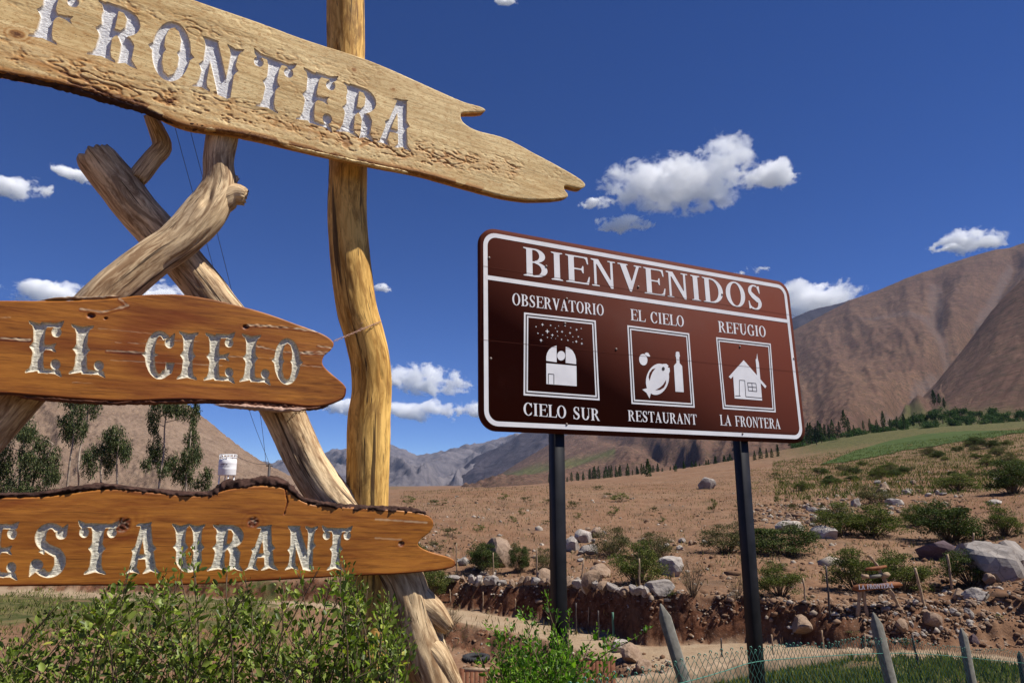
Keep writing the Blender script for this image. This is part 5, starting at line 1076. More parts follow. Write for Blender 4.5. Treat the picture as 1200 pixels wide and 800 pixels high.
# ================================================================== rocks
def rock_me(seed, sub=4):
    import bmesh
    bm = bmesh.new(); bmesh.ops.create_icosphere(bm, subdivisions=sub, radius=.5); r = np.random.default_rng(seed)
    V = np.array([v.co for v in bm.verts]); 
    for k in range(11):                                 # flat facets
        n = unit(r.normal(size=3)); d = r.uniform(.26, .42); t = V @ n; V = V - np.maximum(0, t - d)[:, None] * n
    V = V * (1 + .16 * fbm(V[:, 0] * 3 + seed, V[:, 1] * 3, V[:, 2] * 3, 4) + .05 * fbm(V[:, 0] * 9 + seed, V[:, 1] * 9, V[:, 2] * 9, 3, True))[:, None]
    for v, c in zip(bm.verts, V): v.co = c
    me = bpy.data.meshes.new('rock'); bm.to_mesh(me); bm.free(); return me
ROCK = {}
for q, mk in enumerate(('rock_grey', 'rock_white', 'rock_tan', 'rock_purple')):
    ROCK[mk] = [rock_me(q * 10 + k, 3) for k in range(3)]
    for me in ROCK[mk]: me.materials.append(M[mk])
def rock(px, py, w, h, mk, label, name='boulder', cat='boulder', group=None, sink=.30, rough=False, Y=None):
    p = on_ground(px, py) if Y is None else P(px, py, Y); s = p[1] / FOC; me = ROCK[mk][random.randrange(3)]
    o = thing(name, label, cat, (p[0], p[1] + w * s * .2, p[2] + h * s * (.5 - sink)), random.uniform(0, 6.28), group, me); o.scale = (w * s * 1.12, w * s * random.uniform(.8, 1.1), h * s * 1.25)
    o.rotation_euler = (random.uniform(-.25, .25), random.uniform(-.25, .25), random.uniform(0, 6.28)); return o
for b in [(828, 573, 28, 18, 'rock_grey', 'solitary grey and white boulder out on the bare field under the sign'), (585, 664, 30, 40, 'rock_tan', 'big pale tan boulder standing up behind the stone row'),
          (543, 662, 16, 13, 'rock_grey', 'small blue grey rock just right of the RESTAURANT board tip'), (788, 674, 36, 25, 'rock_white', 'pale lichen spotted boulder beside the large green bush'),
          (774, 698, 32, 18, 'rock_grey', 'dark grey flat boulder at the bank edge left of the leafless tree'), (693, 697, 26, 24, 'rock_tan', 'rounded reddish boulder right of the left steel post'),
          (706, 675, 26, 16, 'rock_tan', 'broad tan rock above the rounded reddish boulder'), (970, 631, 32, 17, 'rock_white', 'white flat topped boulder left of the green bush row'),
          (928, 624, 32, 16, 'rock_white', 'pale rounded boulder in the rubble right of the right steel post'), (640, 683, 22, 18, 'rock_tan', 'tan boulder beside the left edge of the left steel post'),
          (684, 636, 26, 18, 'rock_white', 'white angular rock in the pile just right of the left steel post'), (672, 645, 22, 18, 'rock_white', 'cracked white rock low in the pile by the left steel post'), (700, 630, 16, 14, 'rock_tan', 'tan rock at the top of the white stone pile'), (692, 650, 24, 15, 'rock_grey', 'grey slab at the foot of the white stone pile'),
          (1104, 656, 46, 25, 'rock_purple', 'dark purple boulder below the big rounded bush'), (1176, 678, 68, 52, 'rock_grey', 'huge grey outcrop leaning at the right edge of the picture'), (1152, 660, 40, 30, 'rock_grey', 'grey slab forming the left shoulder of the huge outcrop'), (1196, 672, 46, 48, 'rock_grey', 'grey block cut off by the right edge of the picture'),
          (1146, 704, 28, 18, 'rock_white', 'pale boulder resting on the sandy mound'), (1126, 700, 16, 12, 'rock_tan', 'tan rock beside the pale boulder on the mound'), (1162, 686, 15, 13, 'rock_tan', 'round brown rock under the grey outcrop'), (1138, 723, 12, 13, 'rock_grey', 'grey rock halfway down the sandy mound'), (1144, 755, 13, 12, 'rock_purple', 'small dark rock at the foot of the mound'),
          (1096, 737, 18, 18, 'rock_tan', 'flat tan rock in the rubble slope by the second concrete post'), (1060, 745, 22, 14, 'rock_tan', 'tan slab low in the rubble slope'), (945, 752, 34, 20, 'rock_tan', 'angular brown boulder lying at the roadside behind the right steel post'),
          (1175, 562, 22, 8, 'rock_white', 'pale flat rock high on the right slope'), (1050, 592, 18, 10, 'rock_white', 'pale rock on the rubble pile above the bush row'), (1038, 576, 16, 12, 'rock_tan', 'tan rock in the middle of the upper rubble pile'), (1004, 594, 16, 12, 'rock_grey', 'grey rock at the left of the upper rubble pile'), (954, 600, 14, 10, 'rock_grey', 'grey rock near the top of the small rubble pile'), (1010, 612, 14, 9, 'rock_tan', 'tan rock just above the green bush row'),
          (872, 640, 18, 16, 'rock_white', 'pale rock half hidden behind the right steel post'), (1168, 590, 16, 7, 'rock_white', 'white flat stone on the upper right slope')]:
    rock(*b)
rs = np.random.default_rng(9)
for a in np.arange(524, 668, 9.5):
    rock(a + rs.normal() * 1.5, np.interp(a, [520, 640], [684, 690]) + rs.normal() * 1, rs.uniform(9, 17), rs.uniform(8, 12), rs.choice(['rock_tan', 'rock_tan', 'rock_grey', 'rock_white']), 'stone in the row of stones lining the bank left of the steel post', 'stone', 'stone', 'stones lining the bank left of the post', .12)
for a in np.arange(672, 780, 9.0):
    rock(a + rs.normal() * 2, np.interp(a, [660, 780], [692, 701]) + rs.normal() * 2, rs.uniform(9, 20), rs.uniform(7, 13), rs.choice(['rock_tan', 'rock_grey', 'rock_white']), 'stone on the edge of the road bank between the two steel posts', 'stone', 'stone', 'stones on the bank between the posts', .15)
for k in range(60):
    a = rs.uniform(1020, 1160); lo = 718 - max(0, a - 1080) * .1
    rock(a, rs.uniform(lo - 14, lo + 34), rs.uniform(4, 10), rs.uniform(3, 7), rs.choice(['rock_white', 'rock_tan', 'rock_tan', 'rock_grey']), 'loose stone on the rubble slope behind the green wire fence', 'stone', 'stone', 'stones on the rubble slope', .2)
for k in range(50):
    u = rs.normal(size=2); c = [(935, 606, 26, 12), (1050, 578, 42, 14), (690, 640, 18, 16), (800, 640, 26, 8)][k % 4]
    rock(c[0] + u[0] * c[2] * .6, c[1] + u[1] * c[3] * .6, rs.uniform(4, 10), rs.uniform(3, 7), rs.choice(['rock_white', 'rock_tan', 'rock_grey']), 'loose stone in the ' + ('small rubble pile right of the right steel post', 'big rubble pile high on the right slope', 'white stone pile by the left steel post', 'scatter of stones below the bare field')[k % 4], 'stone', 'stone', 'stones of the ' + ('small rubble pile', 'big upper rubble pile', 'white stone pile', 'scatter below the field')[k % 4], .2)
def rubble(name, n, pxr, pyf, size, seed, mat=None):
    r = np.random.default_rng(seed); px = r.uniform(*pxr, n); py0, py1 = pyf(px); py = py0 + (py1 - py0) * r.uniform(0, 1, n)
    # hit the ground: solve along each sight line
    d = np.stack([ray(a, b) for a, b in zip(px, py)]); Y = np.geomspace(10, 200, 90)
    H_ = terrain(d[:, :1] * Y, np.broadcast_to(Y, (n, 90)), fine=False); ok = d[:, 2:3] * Y < H_; k = np.argmax(ok, 1); Yh = Y[k]; keep = ok.any(1); Yh = Yh * r.uniform(.985, 1.015, n)
    x, y = d[:, 0] * Yh, Yh; z = terrain(x, y); x, y, z = x[keep], y[keep], z[keep]; m = len(x)
    ico = np.array([[0, 0, 1], [.9, 0, .3], [.28, .85, .35], [-.72, .53, .3], [-.72, -.53, .35], [.28, -.85, .3], [.72, .53, -.5], [-.28, .85, -.5], [-.9, 0, -.5], [-.28, -.85, -.5], [.72, -.53, -.5]]) * .5
    F = np.array([[0, 1, 2], [0, 2, 3], [0, 3, 4], [0, 4, 5], [0, 5, 1], [1, 6, 2], [2, 6, 7], [2, 7, 3], [3, 7, 8], [3, 8, 4], [4, 8, 9], [4, 9, 5], [5, 9, 10], [5, 10, 1], [1, 10, 6]])
    s = size * r.lognormal(0, .5, m); V = ico[None] * (1 + r.normal(size=(m, 11, 1)) * .18) * s[:, None, None] * r.uniform(.6, 1.3, (m, 1, 3)) * np.array([1.2, 1.2, .8])
    a = r.uniform(0, 6.28, m); c_, s_ = np.cos(a)[:, None], np.sin(a)[:, None]; V = np.stack([V[..., 0] * c_ - V[..., 1] * s_, V[..., 0] * s_ + V[..., 1] * c_, V[..., 2]], -1) + np.stack([x, y, z + s * .12], -1)[:, None]
    link(name, mesh_np(name, V.reshape(-1, 3), [(F[None] + np.arange(m)[:, None, None] * 11).reshape(-1, 3)], False), mat or M['rubble'], kind='stuff', label='loose rubble and pebbles strewn over the dry soil')
rubble('loose_rubble', 3200, (470, 1230), lambda p: (np.interp(p, [460, 600, 900, 1200], [588, 577, 560, 520]), np.interp(p, [460, 1200], [690, 720])), .10, 1)
rubble('bank_rubble', 2600, (505, 1120), lambda p: (np.interp(p, [505, 740, 960, 1120], [680, 694, 712, 705]), np.interp(p, [505, 740, 960, 1120], [702, 738, 745, 756])), .052, 2)
rubble('slope_rubble', 2600, (985, 1240), lambda p: (np.interp(p, [985, 1200], [700, 650]), np.interp(p, [985, 1200], [752, 766])), .055, 3)
rubble('pile_rubble', 1300, (880, 1130), lambda p: (np.interp(p, [880, 960, 1000, 1130], [592, 586, 560, 550]), np.interp(p, [880, 1000, 1130], [616, 606, 598])), .16, 4)
rubble('near_rubble', 900, (470, 800), lambda p: (np.interp(p, [470, 800], [745, 775]), p * 0 + 800), .045, 5)
# grass: green weeds on the near side, dry grass on the field
def grass(name, n, pxr, Yr, hgt, mat, seed, cond, label):
    r = np.random.default_rng(seed); px = r.uniform(*pxr, n); Y = r.uniform(Yr[0] ** 1, Yr[1], n); x = (px - 600) / FOC * Y; k = noise3(x * .5, Y * .5, seed) + r.normal(size=n) * .2 > cond; x, Y = x[k], Y[k]; z = terrain(x, Y)
    V, F = leaf_cards(np.c_[x, Y, z - .02], np.c_[r.normal(size=(len(x), 2)) * .4, np.ones(len(x))], hgt * r.uniform(.4, 1.2, len(x)), hgt * .12, r)
    link(name, mesh_np(name, V, [F], False), mat, kind='stuff', label=label)
grass('green_weeds', 40000, (760, 1260), (9.0, 14.6), .2, M['grass'], 3, -.12, 'green weeds growing between the fence and the road')
grass('green_grass', 16000, (-60, 430), (17, 34), .22, M['grass'], 4, .0, 'green grass strip below the boards at the left')
grass('dry_grass', 26000, (860, 1260), (70, 150), .38, M['drygrass'], 6, -.05, 'yellow dry grass on the far part of the field')
grass('field_weeds', 26000, (470, 1230), (24, 110), .26, M['drygrass'], 8, .12, 'sparse dry weeds on the bare soil')
grass('field_scrub', 30000, (470, 1230), (24, 130), .30, M['olive'], 12, .16, 'thin olive scrub scattered on the bare soil')
grass('upper_scrub', 50000, (900, 1260), (60, 200), .6, M['acacia'], 13, .02, 'olive green scrub on the upper right slope')
rq = np.random.default_rng(44)
for k in range(46):
    a = rq.uniform(960, 1215); b = rq.uniform(np.interp(a, [960, 1060, 1215], [552, 536, 508]), np.interp(a, [960, 1060, 1215], [572, 562, 556])); w = rq.uniform(9, 24)
    bush(a, b, w, w * rq.uniform(.4, .6), rq.choice(['green', 'olive', 'dark']), 'low scrub bush on the upper slope below the green field', 'bush', 'bush', 'scrub bushes on the upper slope')
# lucerne field, a thin sheet following the ground
def lucerne():
    V = []; nx, ny = 60, 14
    for a in np.linspace(0, 1, nx):
        p = 962 + a * 248; lo = np.interp(p, [962, 1000, 1060, 1130, 1210], [545, 540, 528, 517, 505]); hi = np.interp(p, [962, 1000, 1040, 1080, 1130, 1210], [544, 529, 517, 509, 505, 504])
        for t in np.linspace(0, 1, ny):
            py = lo + (hi - lo) * t + noise3(a * 14, t * 2, 1) * 1.6 * (t < .1) + noise3(a * 60, 0, 1) * .8 * (t < .1); q = on_ground(p, py, 60, 390); V.append((q[0], q[1], q[2] + .10))
    i = np.arange(nx - 1)[:, None] * ny; j = np.arange(ny - 1)[None]; link('lucerne_field', mesh_np('lucerne_field', V, [np.stack([i + j, i + ny + j, i + ny + j + 1, i + j + 1], -1).reshape(-1, 4)]), M['field'], kind='structure')
lucerne()
# ================================================================== small built things
def tube_thing(name, label, cat, px0, py0, px1, py1, wpx, mat, group=None, Y=None, n=6, cone=1.0):
    p = on_ground(px1, py1) if Y is None else P(px1, py1, Y); q = P(px0, py0, p[1]); s = p[1] / FOC; m = MB()
    g = ground_z(p[0], p[1]); foot = p + (p - q) / np.linalg.norm(p - q) * (max(0.0, p[2] - g) + .15)
    t = np.linspace(0, 1, 7)[:, None]; pts = foot + (q - foot) * t; w = min(.02, .012 * np.linalg.norm(q - foot)); pts[1:-1] += np.random.default_rng(int(px0 * 7)).normal(size=(5, 3)) * w * .5
    m.tube(pts - foot, np.linspace(wpx * s / 2, wpx * s / 2 * cone, 7), n)
    return thing(name, label, cat, tuple(foot), 0, group, m.mesh(name, True), mat)
for (a, b, c, d, w, mk, l) in [(535, 636, 535, 671, 1.6, 'stake', 'thin pale stake right of the RESTAURANT board tip'), (578, 647, 578, 676, 1.6, 'stake', 'thin pale stake in front of the pale tan boulder'), (629, 642, 629, 681, 2, 'stake', 'thin pale stake a little left of the left steel post'),
        (684, 656, 681, 686, 2, 'stake', 'thin pale stake just right of the left steel post'), (749, 654, 750, 694, 2, 'stake', 'thin pale stake in front of the large green bush'), (527, 690, 528, 708, 1.4, 'stake', 'short stake beside the road near the log stub'),
        (566, 693, 566, 714, 1.4, 'stake', 'short stake on the near road edge above the lower bank'), (604, 701, 604, 720, 1.4, 'stake', 'short stake on the near road edge behind the bright shrub'), (690, 711, 690, 738, 1.6, 'stake', 'pale stake on the road edge right of the left steel post'),
        (675, 706, 675, 743, 2.2, 'stake_dark', 'dark stake close beside the left steel post'), (701, 715, 701, 750, 2.4, 'stake_dark', 'dark stake standing on the dark gravel heap'), (718, 717, 719, 750, 3, 'stake_green', 'green painted stake by the road bend'),
        (968, 663, 973, 724, 2.4, 'stake_dark', 'tall thin dark metal rod at the bank edge'), (941, 677, 945, 710, 2.2, 'stake', 'leaning pale stake left of the dark metal rod'), (845, 747, 846, 770, 1.8, 'stake_dark', 'short dark stake beyond the wire fence near the right steel post'),
        (904, 743, 907, 772, 2, 'stake', 'short pale stake just right of the right steel post'), (963, 738, 966, 766, 2, 'stake', 'short pale stake at the roadside by the angular boulder'), (1072, 665, 1084, 713, 3.2, 'stake', 'thick leaning wooden stake right of the small LA FRONTERA sign'),
        (1110, 649, 1116, 690, 3, 'stake', 'first wooden stake on top of the sandy mound'), (1143, 645, 1148, 684, 3, 'stake', 'second wooden stake on the mound, in front of the dark bush'), (1168, 646, 1172, 675, 2.6, 'stake', 'third wooden stake, against the grey outcrop'), (1183, 646, 1192, 677, 2.6, 'stake', 'last wooden stake leaning on the grey outcrop'),
        (1141, 624, 1140, 646, 2, 'stake', 'thin stake between the purple rock and the outcrop'), (1013, 741, 1015, 766, 2, 'stake', 'pale stake beyond the mesh left of the second concrete post'), (1069, 744, 1078, 786, 2.6, 'stake_dark', 'dark slanting stake beyond the mesh between two concrete posts')]:
    tube_thing('stake', l, 'stake', a, b, c, d, w, M[mk], cone=.85)
tube_thing('branch', 'bleached branch lying against the dark bush on the mound', 'branch', 1144, 669, 1118, 682, 1.6, M['stake'], cone=.5)

# small copy of the signpost by the road
def small_sign():
    p = on_ground(1010, 716); Y = p[1]; s = Y / FOC; root = thing('small_wooden_sign', 'small rustic wooden sign reading LA FRONTERA on crooked legs beyond the road', 'sign', tuple(p)); q = lambda a, b, dy=0: P(a, b, Y + dy) - p
    def leg(pts, w, mk='stake', name='leg'):
        m = MB(); c = catmull(pts, 6); m.tube(c, w * s / 2 * (1 + .2 * np.sin(np.arange(len(c)))), 8); link(name, m.mesh(name, True), M[mk], root)
    leg([q(1005, 722), q(1007, 700), q(1009, 688)], 4.2); leg([q(1016, 722), q(1013, 702), q(1012, 690)], 4.0); leg([q(1059, 720), q(1050, 704), q(1039, 684), q(1032, 670), (q(1028, 664))], 4)
    leg([q(1032, 672), q(1029, 664), q(1023, 656), q(1019, 651)], 3.2, 'stake', 'top_branch')
    def plank(pts, mk, dy, name='plank'):
        m = MB(); k = len(pts); i = np.arange(k); A = np.array([q(a, b, dy) for a, b in pts]); B = A + np.array([0, .06, 0])
        m.add(np.vstack([A, B]), [i[None], i[None, ::-1] + k, np.stack([i, i + k, (i + 1) % k + k, (i + 1) % k], -1)]); return link(name, m.mesh(name), M[mk], root)
    plank([(999, 691), (1001, 686), (1008, 684), (1030, 684), (1048, 681), (1055, 682), (1058, 685), (1054, 688), (1030, 690), (1006, 693)], 'slat_or', -.12)
    plank([(1010, 675), (1011, 672), (1018, 673), (1019, 677), (1012, 678)], 'stake', -.1); plank([(1018, 678), (1018, 674), (1034, 672), (1035, 676)], 'concrete', -.08); plank([(1034, 676), (1035, 671), (1041, 670), (1044, 673), (1040, 677)], 'stake', -.1)
    plank([(1014, 668), (1016, 665), (1030, 663), (1039, 662), (1040, 664), (1028, 668)], 'slat_or', -.1)
    x = 1006.5; m = MB()
    for ch in 'LA FRONTERA':
        if ch != ' ':
            g = roman(ch); X = np.linspace(-.05, g[0] + .05, 22); Yg = np.linspace(-.05, 1.05, 26); V, sd, F, sg = msfill(glyph_sd(g, *np.meshgrid(X, Yg)) - .03, X, Yg)
            o = q(x, 690.2 - (x - 1006) * .06, -.135); m.add(np.array([o + np.array([v[0] * 4.6 * s, 0, v[1] * 4.6 * s]) for v in V]), F); x += g[0] * 4.6 + .35
        else: x += 2.2
    link('lettering', m.mesh('lettering'), M['sign_white'], root, kind='stuff')
M['slat_or'] = simple('reddish_plank', (.14, .045, .018), (.26, .10, .04), 9, .7, .2)
small_sign()

# white water tank on its stand
def tank():
    Y = 62.0; s = Y / FOC; b = P(265.5, 560, Y); g = min(ground_z(b[0], Y), b[2]); root = thing('water_tank', 'white round water tank with a top railing, standing on the hillside', 'water tank', (b[0], Y, g)); z = lambda py: P(265, py, Y)[2] - g
    r = 9.8 * s; m = MB(); m.lathe((0, 0, 0), [(0, z(557)), (r * .97, z(557)), (r, z(556)), (r, z(550)), (r * 1.012, z(549.5)), (r, z(549)), (r, z(543)), (r * 1.012, z(542.5)), (r, z(542)), (r, z(539)), (r * .9, z(537.5)), (0, z(536.5))], 40); link('shell', m.mesh('shell', True), M['tank'], root)
    for k in range(8):
        a = k * math.pi / 4 + .2; m = MB(); m.tube([(r * .95 * math.cos(a), r * .95 * math.sin(a), z(539)), (r * .95 * math.cos(a), r * .95 * math.sin(a), z(532.5))], .035, 5); link('railing_post', m.mesh('railing_post'), M['tank'], root)
    t = np.linspace(0, 2 * np.pi, 33)
    for zz in (532.6, 535.5): m = MB(); m.tube(np.c_[r * .95 * np.cos(t), r * .95 * np.sin(t), np.full(33, z(zz))], .03, 5, cap=False); link('railing', m.mesh('railing'), M['tank'], root)
    for k in range(4):
        a = k * math.pi / 2 + .6; m = MB(); m.tube([(r * .8 * math.cos(a), r * .8 * math.sin(a), z(557)), (r * .9 * math.cos(a), r * .9 * math.sin(a), -.3)], .06, 6); link('leg', m.mesh('leg'), M['tank'], root)
    m = MB()
    for (x0, x1, py, h) in ((-.42, .10, 544.2, 1.3), (.18, .42, 544.2, 1.2), (-.62, .62, 546.6, .7), (-.25, .12, 549, .5)):   # blurred print: a dark line of words, a thin line, a short line
        for u in np.arange(x0, x1 - .04, .10):
            a = np.arcsin(np.array([u, u + .07])) ; m.add([(r * 1.006 * math.sin(q), -r * 1.006 * math.cos(q), z(py + d)) for d, q in ((h / 2, a[0]), (h / 2, a[1]), (-h / 2, a[1]), (-h / 2, a[0]))], [np.array([[0, 1, 2, 3]])])
    link('printed_text', m.mesh('printed_text'), M['stake_dark'], root, kind='stuff')
tank()
# utility pole and cables
def pole():
    Y = 40.0; a = P(316, 543, Y); g = ground_z(a[0], Y); root = thing('utility_pole', 'short dark wooden utility pole seen between the boards against the far mountains', 'pole', (a[0], Y, g)); m = MB(); m.tube([(0, 0, -.3), (0, 0, a[2] - g)], [.10, .075], 8); link('shaft', m.mesh('shaft', True), M['stake_dark'], root)
    m = MB(); m.box((0, 0, a[2] - g - .12), (.36, .07, .07)); link('crossarm', m.mesh('crossarm'), M['stake_dark'], root)
    for k, lab in ((0, 'left one of two thin overhead cables crossing the blue sky behind the logs'), (1, 'right one of two thin overhead cables crossing the blue sky behind the logs')):
        pts = np.array([P(316 - 4 * k, 544, Y), P(292 + 12 * k, 480, 30), P(262 + 14 * k, 360, 17), P(232 + 16 * k, 248, 11.5), P(204 + 17 * k, 145, 9.5), P(178 + 18 * k, 40, 7.6), P(150 + 20 * k, -160, 6)]); c = catmull(pts, 14); mm = MB(); mm.tube(c - c[0], .0042 * (c[:, 1] / 9.5) ** .7, 4); thing('overhead_cable', lab, 'cable', tuple(c[0]), 0, None, mm.mesh('overhead_cable', True), M['cable'])
    c = catmull([P(316, 544, Y), P(300, 543, 42), P(285, 538, 44), P(277, 534, 46)], 8); mm = MB(); mm.tube(c - c[0], .012, 4); thing('service_cable', 'thin cable sagging left from the short utility pole', 'cable', tuple(c[0]), 0, None, mm.mesh('service_cable'), M['cable'])
pole()
# green chain link fence with pointed concrete posts
def fence():
    kp = [(640, 815, 3.3), (700, 803, 3.65), (760, 788, 4.0), (815, 776, 4.35), (850, 767, 4.6), (885, 758, 4.9), (940, 755, 5.5), (1000, 753, 6.2), (1060, 753, 7.0), (1110, 757, 7.7), (1160, 763, 8.5), (1210, 769, 9.4), (1300, 782, 11)]
    top = catmull([P(*k) for k in kp], 10); seg = np.linalg.norm(np.diff(top[:, :2], axis=0), axis=1); s = np.r_[0, np.cumsum(seg)]
    base = np.array([top[0, 0], top[0, 1], ground_z(top[0, 0], top[0, 1])]); root = thing('wire_fence', 'green plastic coated chain link fence with pointed concrete posts along the slope', 'fence', tuple(base))
    at = lambda u: np.stack([np.interp(u, s, top[:, k]) for k in range(3)], -1)
    d = .066; n = int(s[-1] / d); m = MB(); H_ = 1.15; rows = int(H_ / (d * .55)) ; z = np.arange(rows + 1) * d * .55
    r = np.random.default_rng(2); sag = lambda u: .02 * math.sin(u * 1.7) + .012 * math.sin(u * 5.1)
    for k in range(n):
        for ph in (0,):
            u0 = k * d; zz = np.arange(rows + 1); u = u0 + np.where(zz % 2 == 0, 0, d * .5) * 1.0 + .0 ; u2 = u0 + np.where(zz % 2 == 0, d, d * .5)
            for uu in (u, u2 - .0):
                p = at(uu); p = p + np.c_[np.zeros(len(uu)), np.where(zz % 2 == 0, .004, -.004) * (1 if uu is u else -1), -z + [sag(q) + .012 * math.sin(q * 30 + k) for q in uu]]
                m.tube(p - base, .0021, 3, cap=False)
        # knuckled loop at the top
        p = at(np.array([u0])); t = np.linspace(-.6, 3.8, 6); loop = p + np.c_[.008 * np.cos(t), 0 * t, .010 * np.sin(t) + .010 + sag(u0) + .012 * math.sin(u0 * 30 + k)]; m.tube(loop - base, .0032, 3, cap=False)
    link('wire_mesh', m.mesh('wire_mesh', True), M['wire_green'], root, kind='stuff')
    m = MB(); m.tube(top[::2] - base + np.array([0, 0, -.09]), .0028, 4, cap=False); link('tension_wire', m.mesh('tension_wire'), M['wire_green'], root)
    for (a0, b0, a1, b1, w, Y, lab) in ((774, 707, 804, 806, 16, 4.45, 'nearest concrete post leaning left, its pointed top over the road'), (1023, 717, 1046, 810, 14.5, 6.7, 'middle concrete post with a pointed top'), (1126, 735, 1141, 812, 10.5, 8.1, 'farther concrete post'), (1194, 762, 1202, 812, 7, 9.4, 'farthest dark post')):
        T_, B_ = P(a0, b0, Y), P(a1, b1, Y - .05); dv = (T_ - B_) / np.linalg.norm(T_ - B_); h = w / 2 / FOC * Y * .66; sx = np.cross(dv, [0, 1, 0]); sx /= np.linalg.norm(sx); sx = unit(sx + np.array([0, -.35, 0])); sy = np.cross(sx, dv)
        foot = B_ - dv * ((B_[2] - ground_z(B_[0], B_[1])) / dv[2] + .3); m = MB(); V = []
        cs = [(-1, -1), (-.7, -1), (.7, -1), (1, -.7), (1, .7), (.7, 1), (-.7, 1), (-1, .7)]
        for c, k in ((foot, 1), (T_ - dv * h * 2.8, 1), (T_ - dv * h * .5, .32), (T_, .12)): V += [c + sx * h * k * a + sy * h * k * b for a, b in cs]
        i = np.arange(8); m.add(np.array(V) - base, [np.stack([i + q * 8, (i + 1) % 8 + q * 8, (i + 1) % 8 + q * 8 + 8, i + q * 8 + 8], -1) for q in range(3)] + [(i + 24)[None]])
        link('concrete_post', m.mesh('concrete_post'), M['concrete' if w > 8 else 'stake_dark'], root, label=lab)
fence()
# brown slatted gate and rail
def slats(label, quad, n, Y, name='slatted_gate'):
    p = P(quad[0][0], quad[2][1], Y); g = ground_z(p[0], Y); root = thing(name, label, 'gate', (p[0], Y, g)); b = np.array([p[0], Y, g]); q = lambda a, c: P(a, c, Y) - b
    (x0, y0), (x1, y1), (_, y2) = quad
    for k in range(n):
        x = x0 + (x1 - x0) * k / (n - 1); yt = y0 + (y1 - y0) * k / (n - 1); top = q(x, yt + 2); m = MB(); m.box((top[0], 0, (top[2] - .35) / 2 + 0), (.055, .02, top[2] + .35)); link('slat', m.mesh('slat'), M['slat'], root)
    for dz, t in ((0, .055), (-.30, .04)):
        A, B = q(x0 - 1, y0), q(x1 + 1, y1); m = MB(); c = (A + B) / 2; m.box((c[0], .03, c[2] + dz), (np.linalg.norm(B - A), .05, t), None); link('rail', m.mesh('rail'), M['stake'] if dz == 0 else M['slat'], root)
    for x, y in ((x0 - 1, y0), (x1 + 1, y1)): t = q(x, y - 2); m = MB(); m.box((t[0], .03, (t[2] - .3) / 2), (.07, .07, t[2] + .3)); link('gate_post', m.mesh('gate_post'), M['slat'], root)
slats('small brown slatted gate at the bottom of the picture between the two steel posts', [(682, 772), (717, 772), (0, 800)], 9, 11.5)
slats('low brown slatted rail panel right of the log foot at the bottom edge', [(542, 785), (574, 785), (0, 800)], 7, 11.0, 'low_fence')
def tyre():
    p = on_ground(558, 774); m = MB(); t = np.linspace(0, 2 * np.pi, 17); R_ = .33; prof = [(R_ + .10 * math.cos(a), .075 * math.sin(a)) for a in t]; m.lathe((0, 0, 0), prof, 32)
    for k in range(32): a = k * math.pi / 16; m.box(((R_ + .10) * math.cos(a), (R_ + .10) * math.sin(a), 0), (.02, .03, .12), [[math.cos(a), -math.sin(a), 0], [math.sin(a), math.cos(a), 0], [0, 0, 1]])
    o = thing('tyre', 'old black tyre lying flat on the soil below the lower bank', 'tyre', (p[0], p[1], p[2] + .09), 0, None, m.mesh('tyre', True), M['rubber'])
tyre()
# low mud wall beyond the fence
def mud_wall():
    pts = catmull([P(672, 806, 13.0), P(700, 799, 13.1), P(760, 791, 13.5), P(830, 780, 14.0), P(900, 769, 14.5), P(975, 762, 15.0), P(1020, 759, 15.3)], 16); b = pts[0].copy(); m = len(pts)
    prof = [(-.16, -.28), (-.15, -.05), (-.10, 0), (.10, 0), (.15, -.05), (.16, -.5)]; V = []
    for k, p in enumerate(pts):
        for a, z in prof:
            n = noise3(k * .35, a * 9, z * 3) * .05; V.append((p[0] - b[0], p[1] - b[1] + a + n, p[2] - b[2] + z + n * .8 + .03 * noise3(k * .9, 1, 2)))
    i = np.arange(m - 1)[:, None] * 6; j = np.arange(5)[None]; q = np.stack([i + j, i + j + 1, i + 6 + j + 1, i + 6 + j], -1).reshape(-1, 4)
    me = mesh_np('low_wall', V, [q, np.array([[0, 1, 2, 3, 4, 5]]), np.array([[0, 1, 2, 3, 4, 5]])[:, ::-1] + (m - 1) * 6], False)
    thing('low_wall', 'low beige mud wall running between the wire fence and the dirt road', 'wall', tuple(b), 0, None, me, M['mud'])
M['mud'] = simple('beige_mud_render', (.20, .135, .085), (.34, .25, .17), 5, .95, .1, .6, .02)
mud_wall()
rock(742, 776, 34, 22, 'rock_tan', 'tan block in the broken bank below the road bend'); rock(728, 764, 20, 16, 'rock_white', 'pale stone at the road bend beside the slatted gate'); rock(756, 786, 20, 14, 'rock_tan', 'small tan block low in the broken bank'); rock(716, 758, 18, 12, 'rock_tan', 'tan stone on the near edge of the road bend')
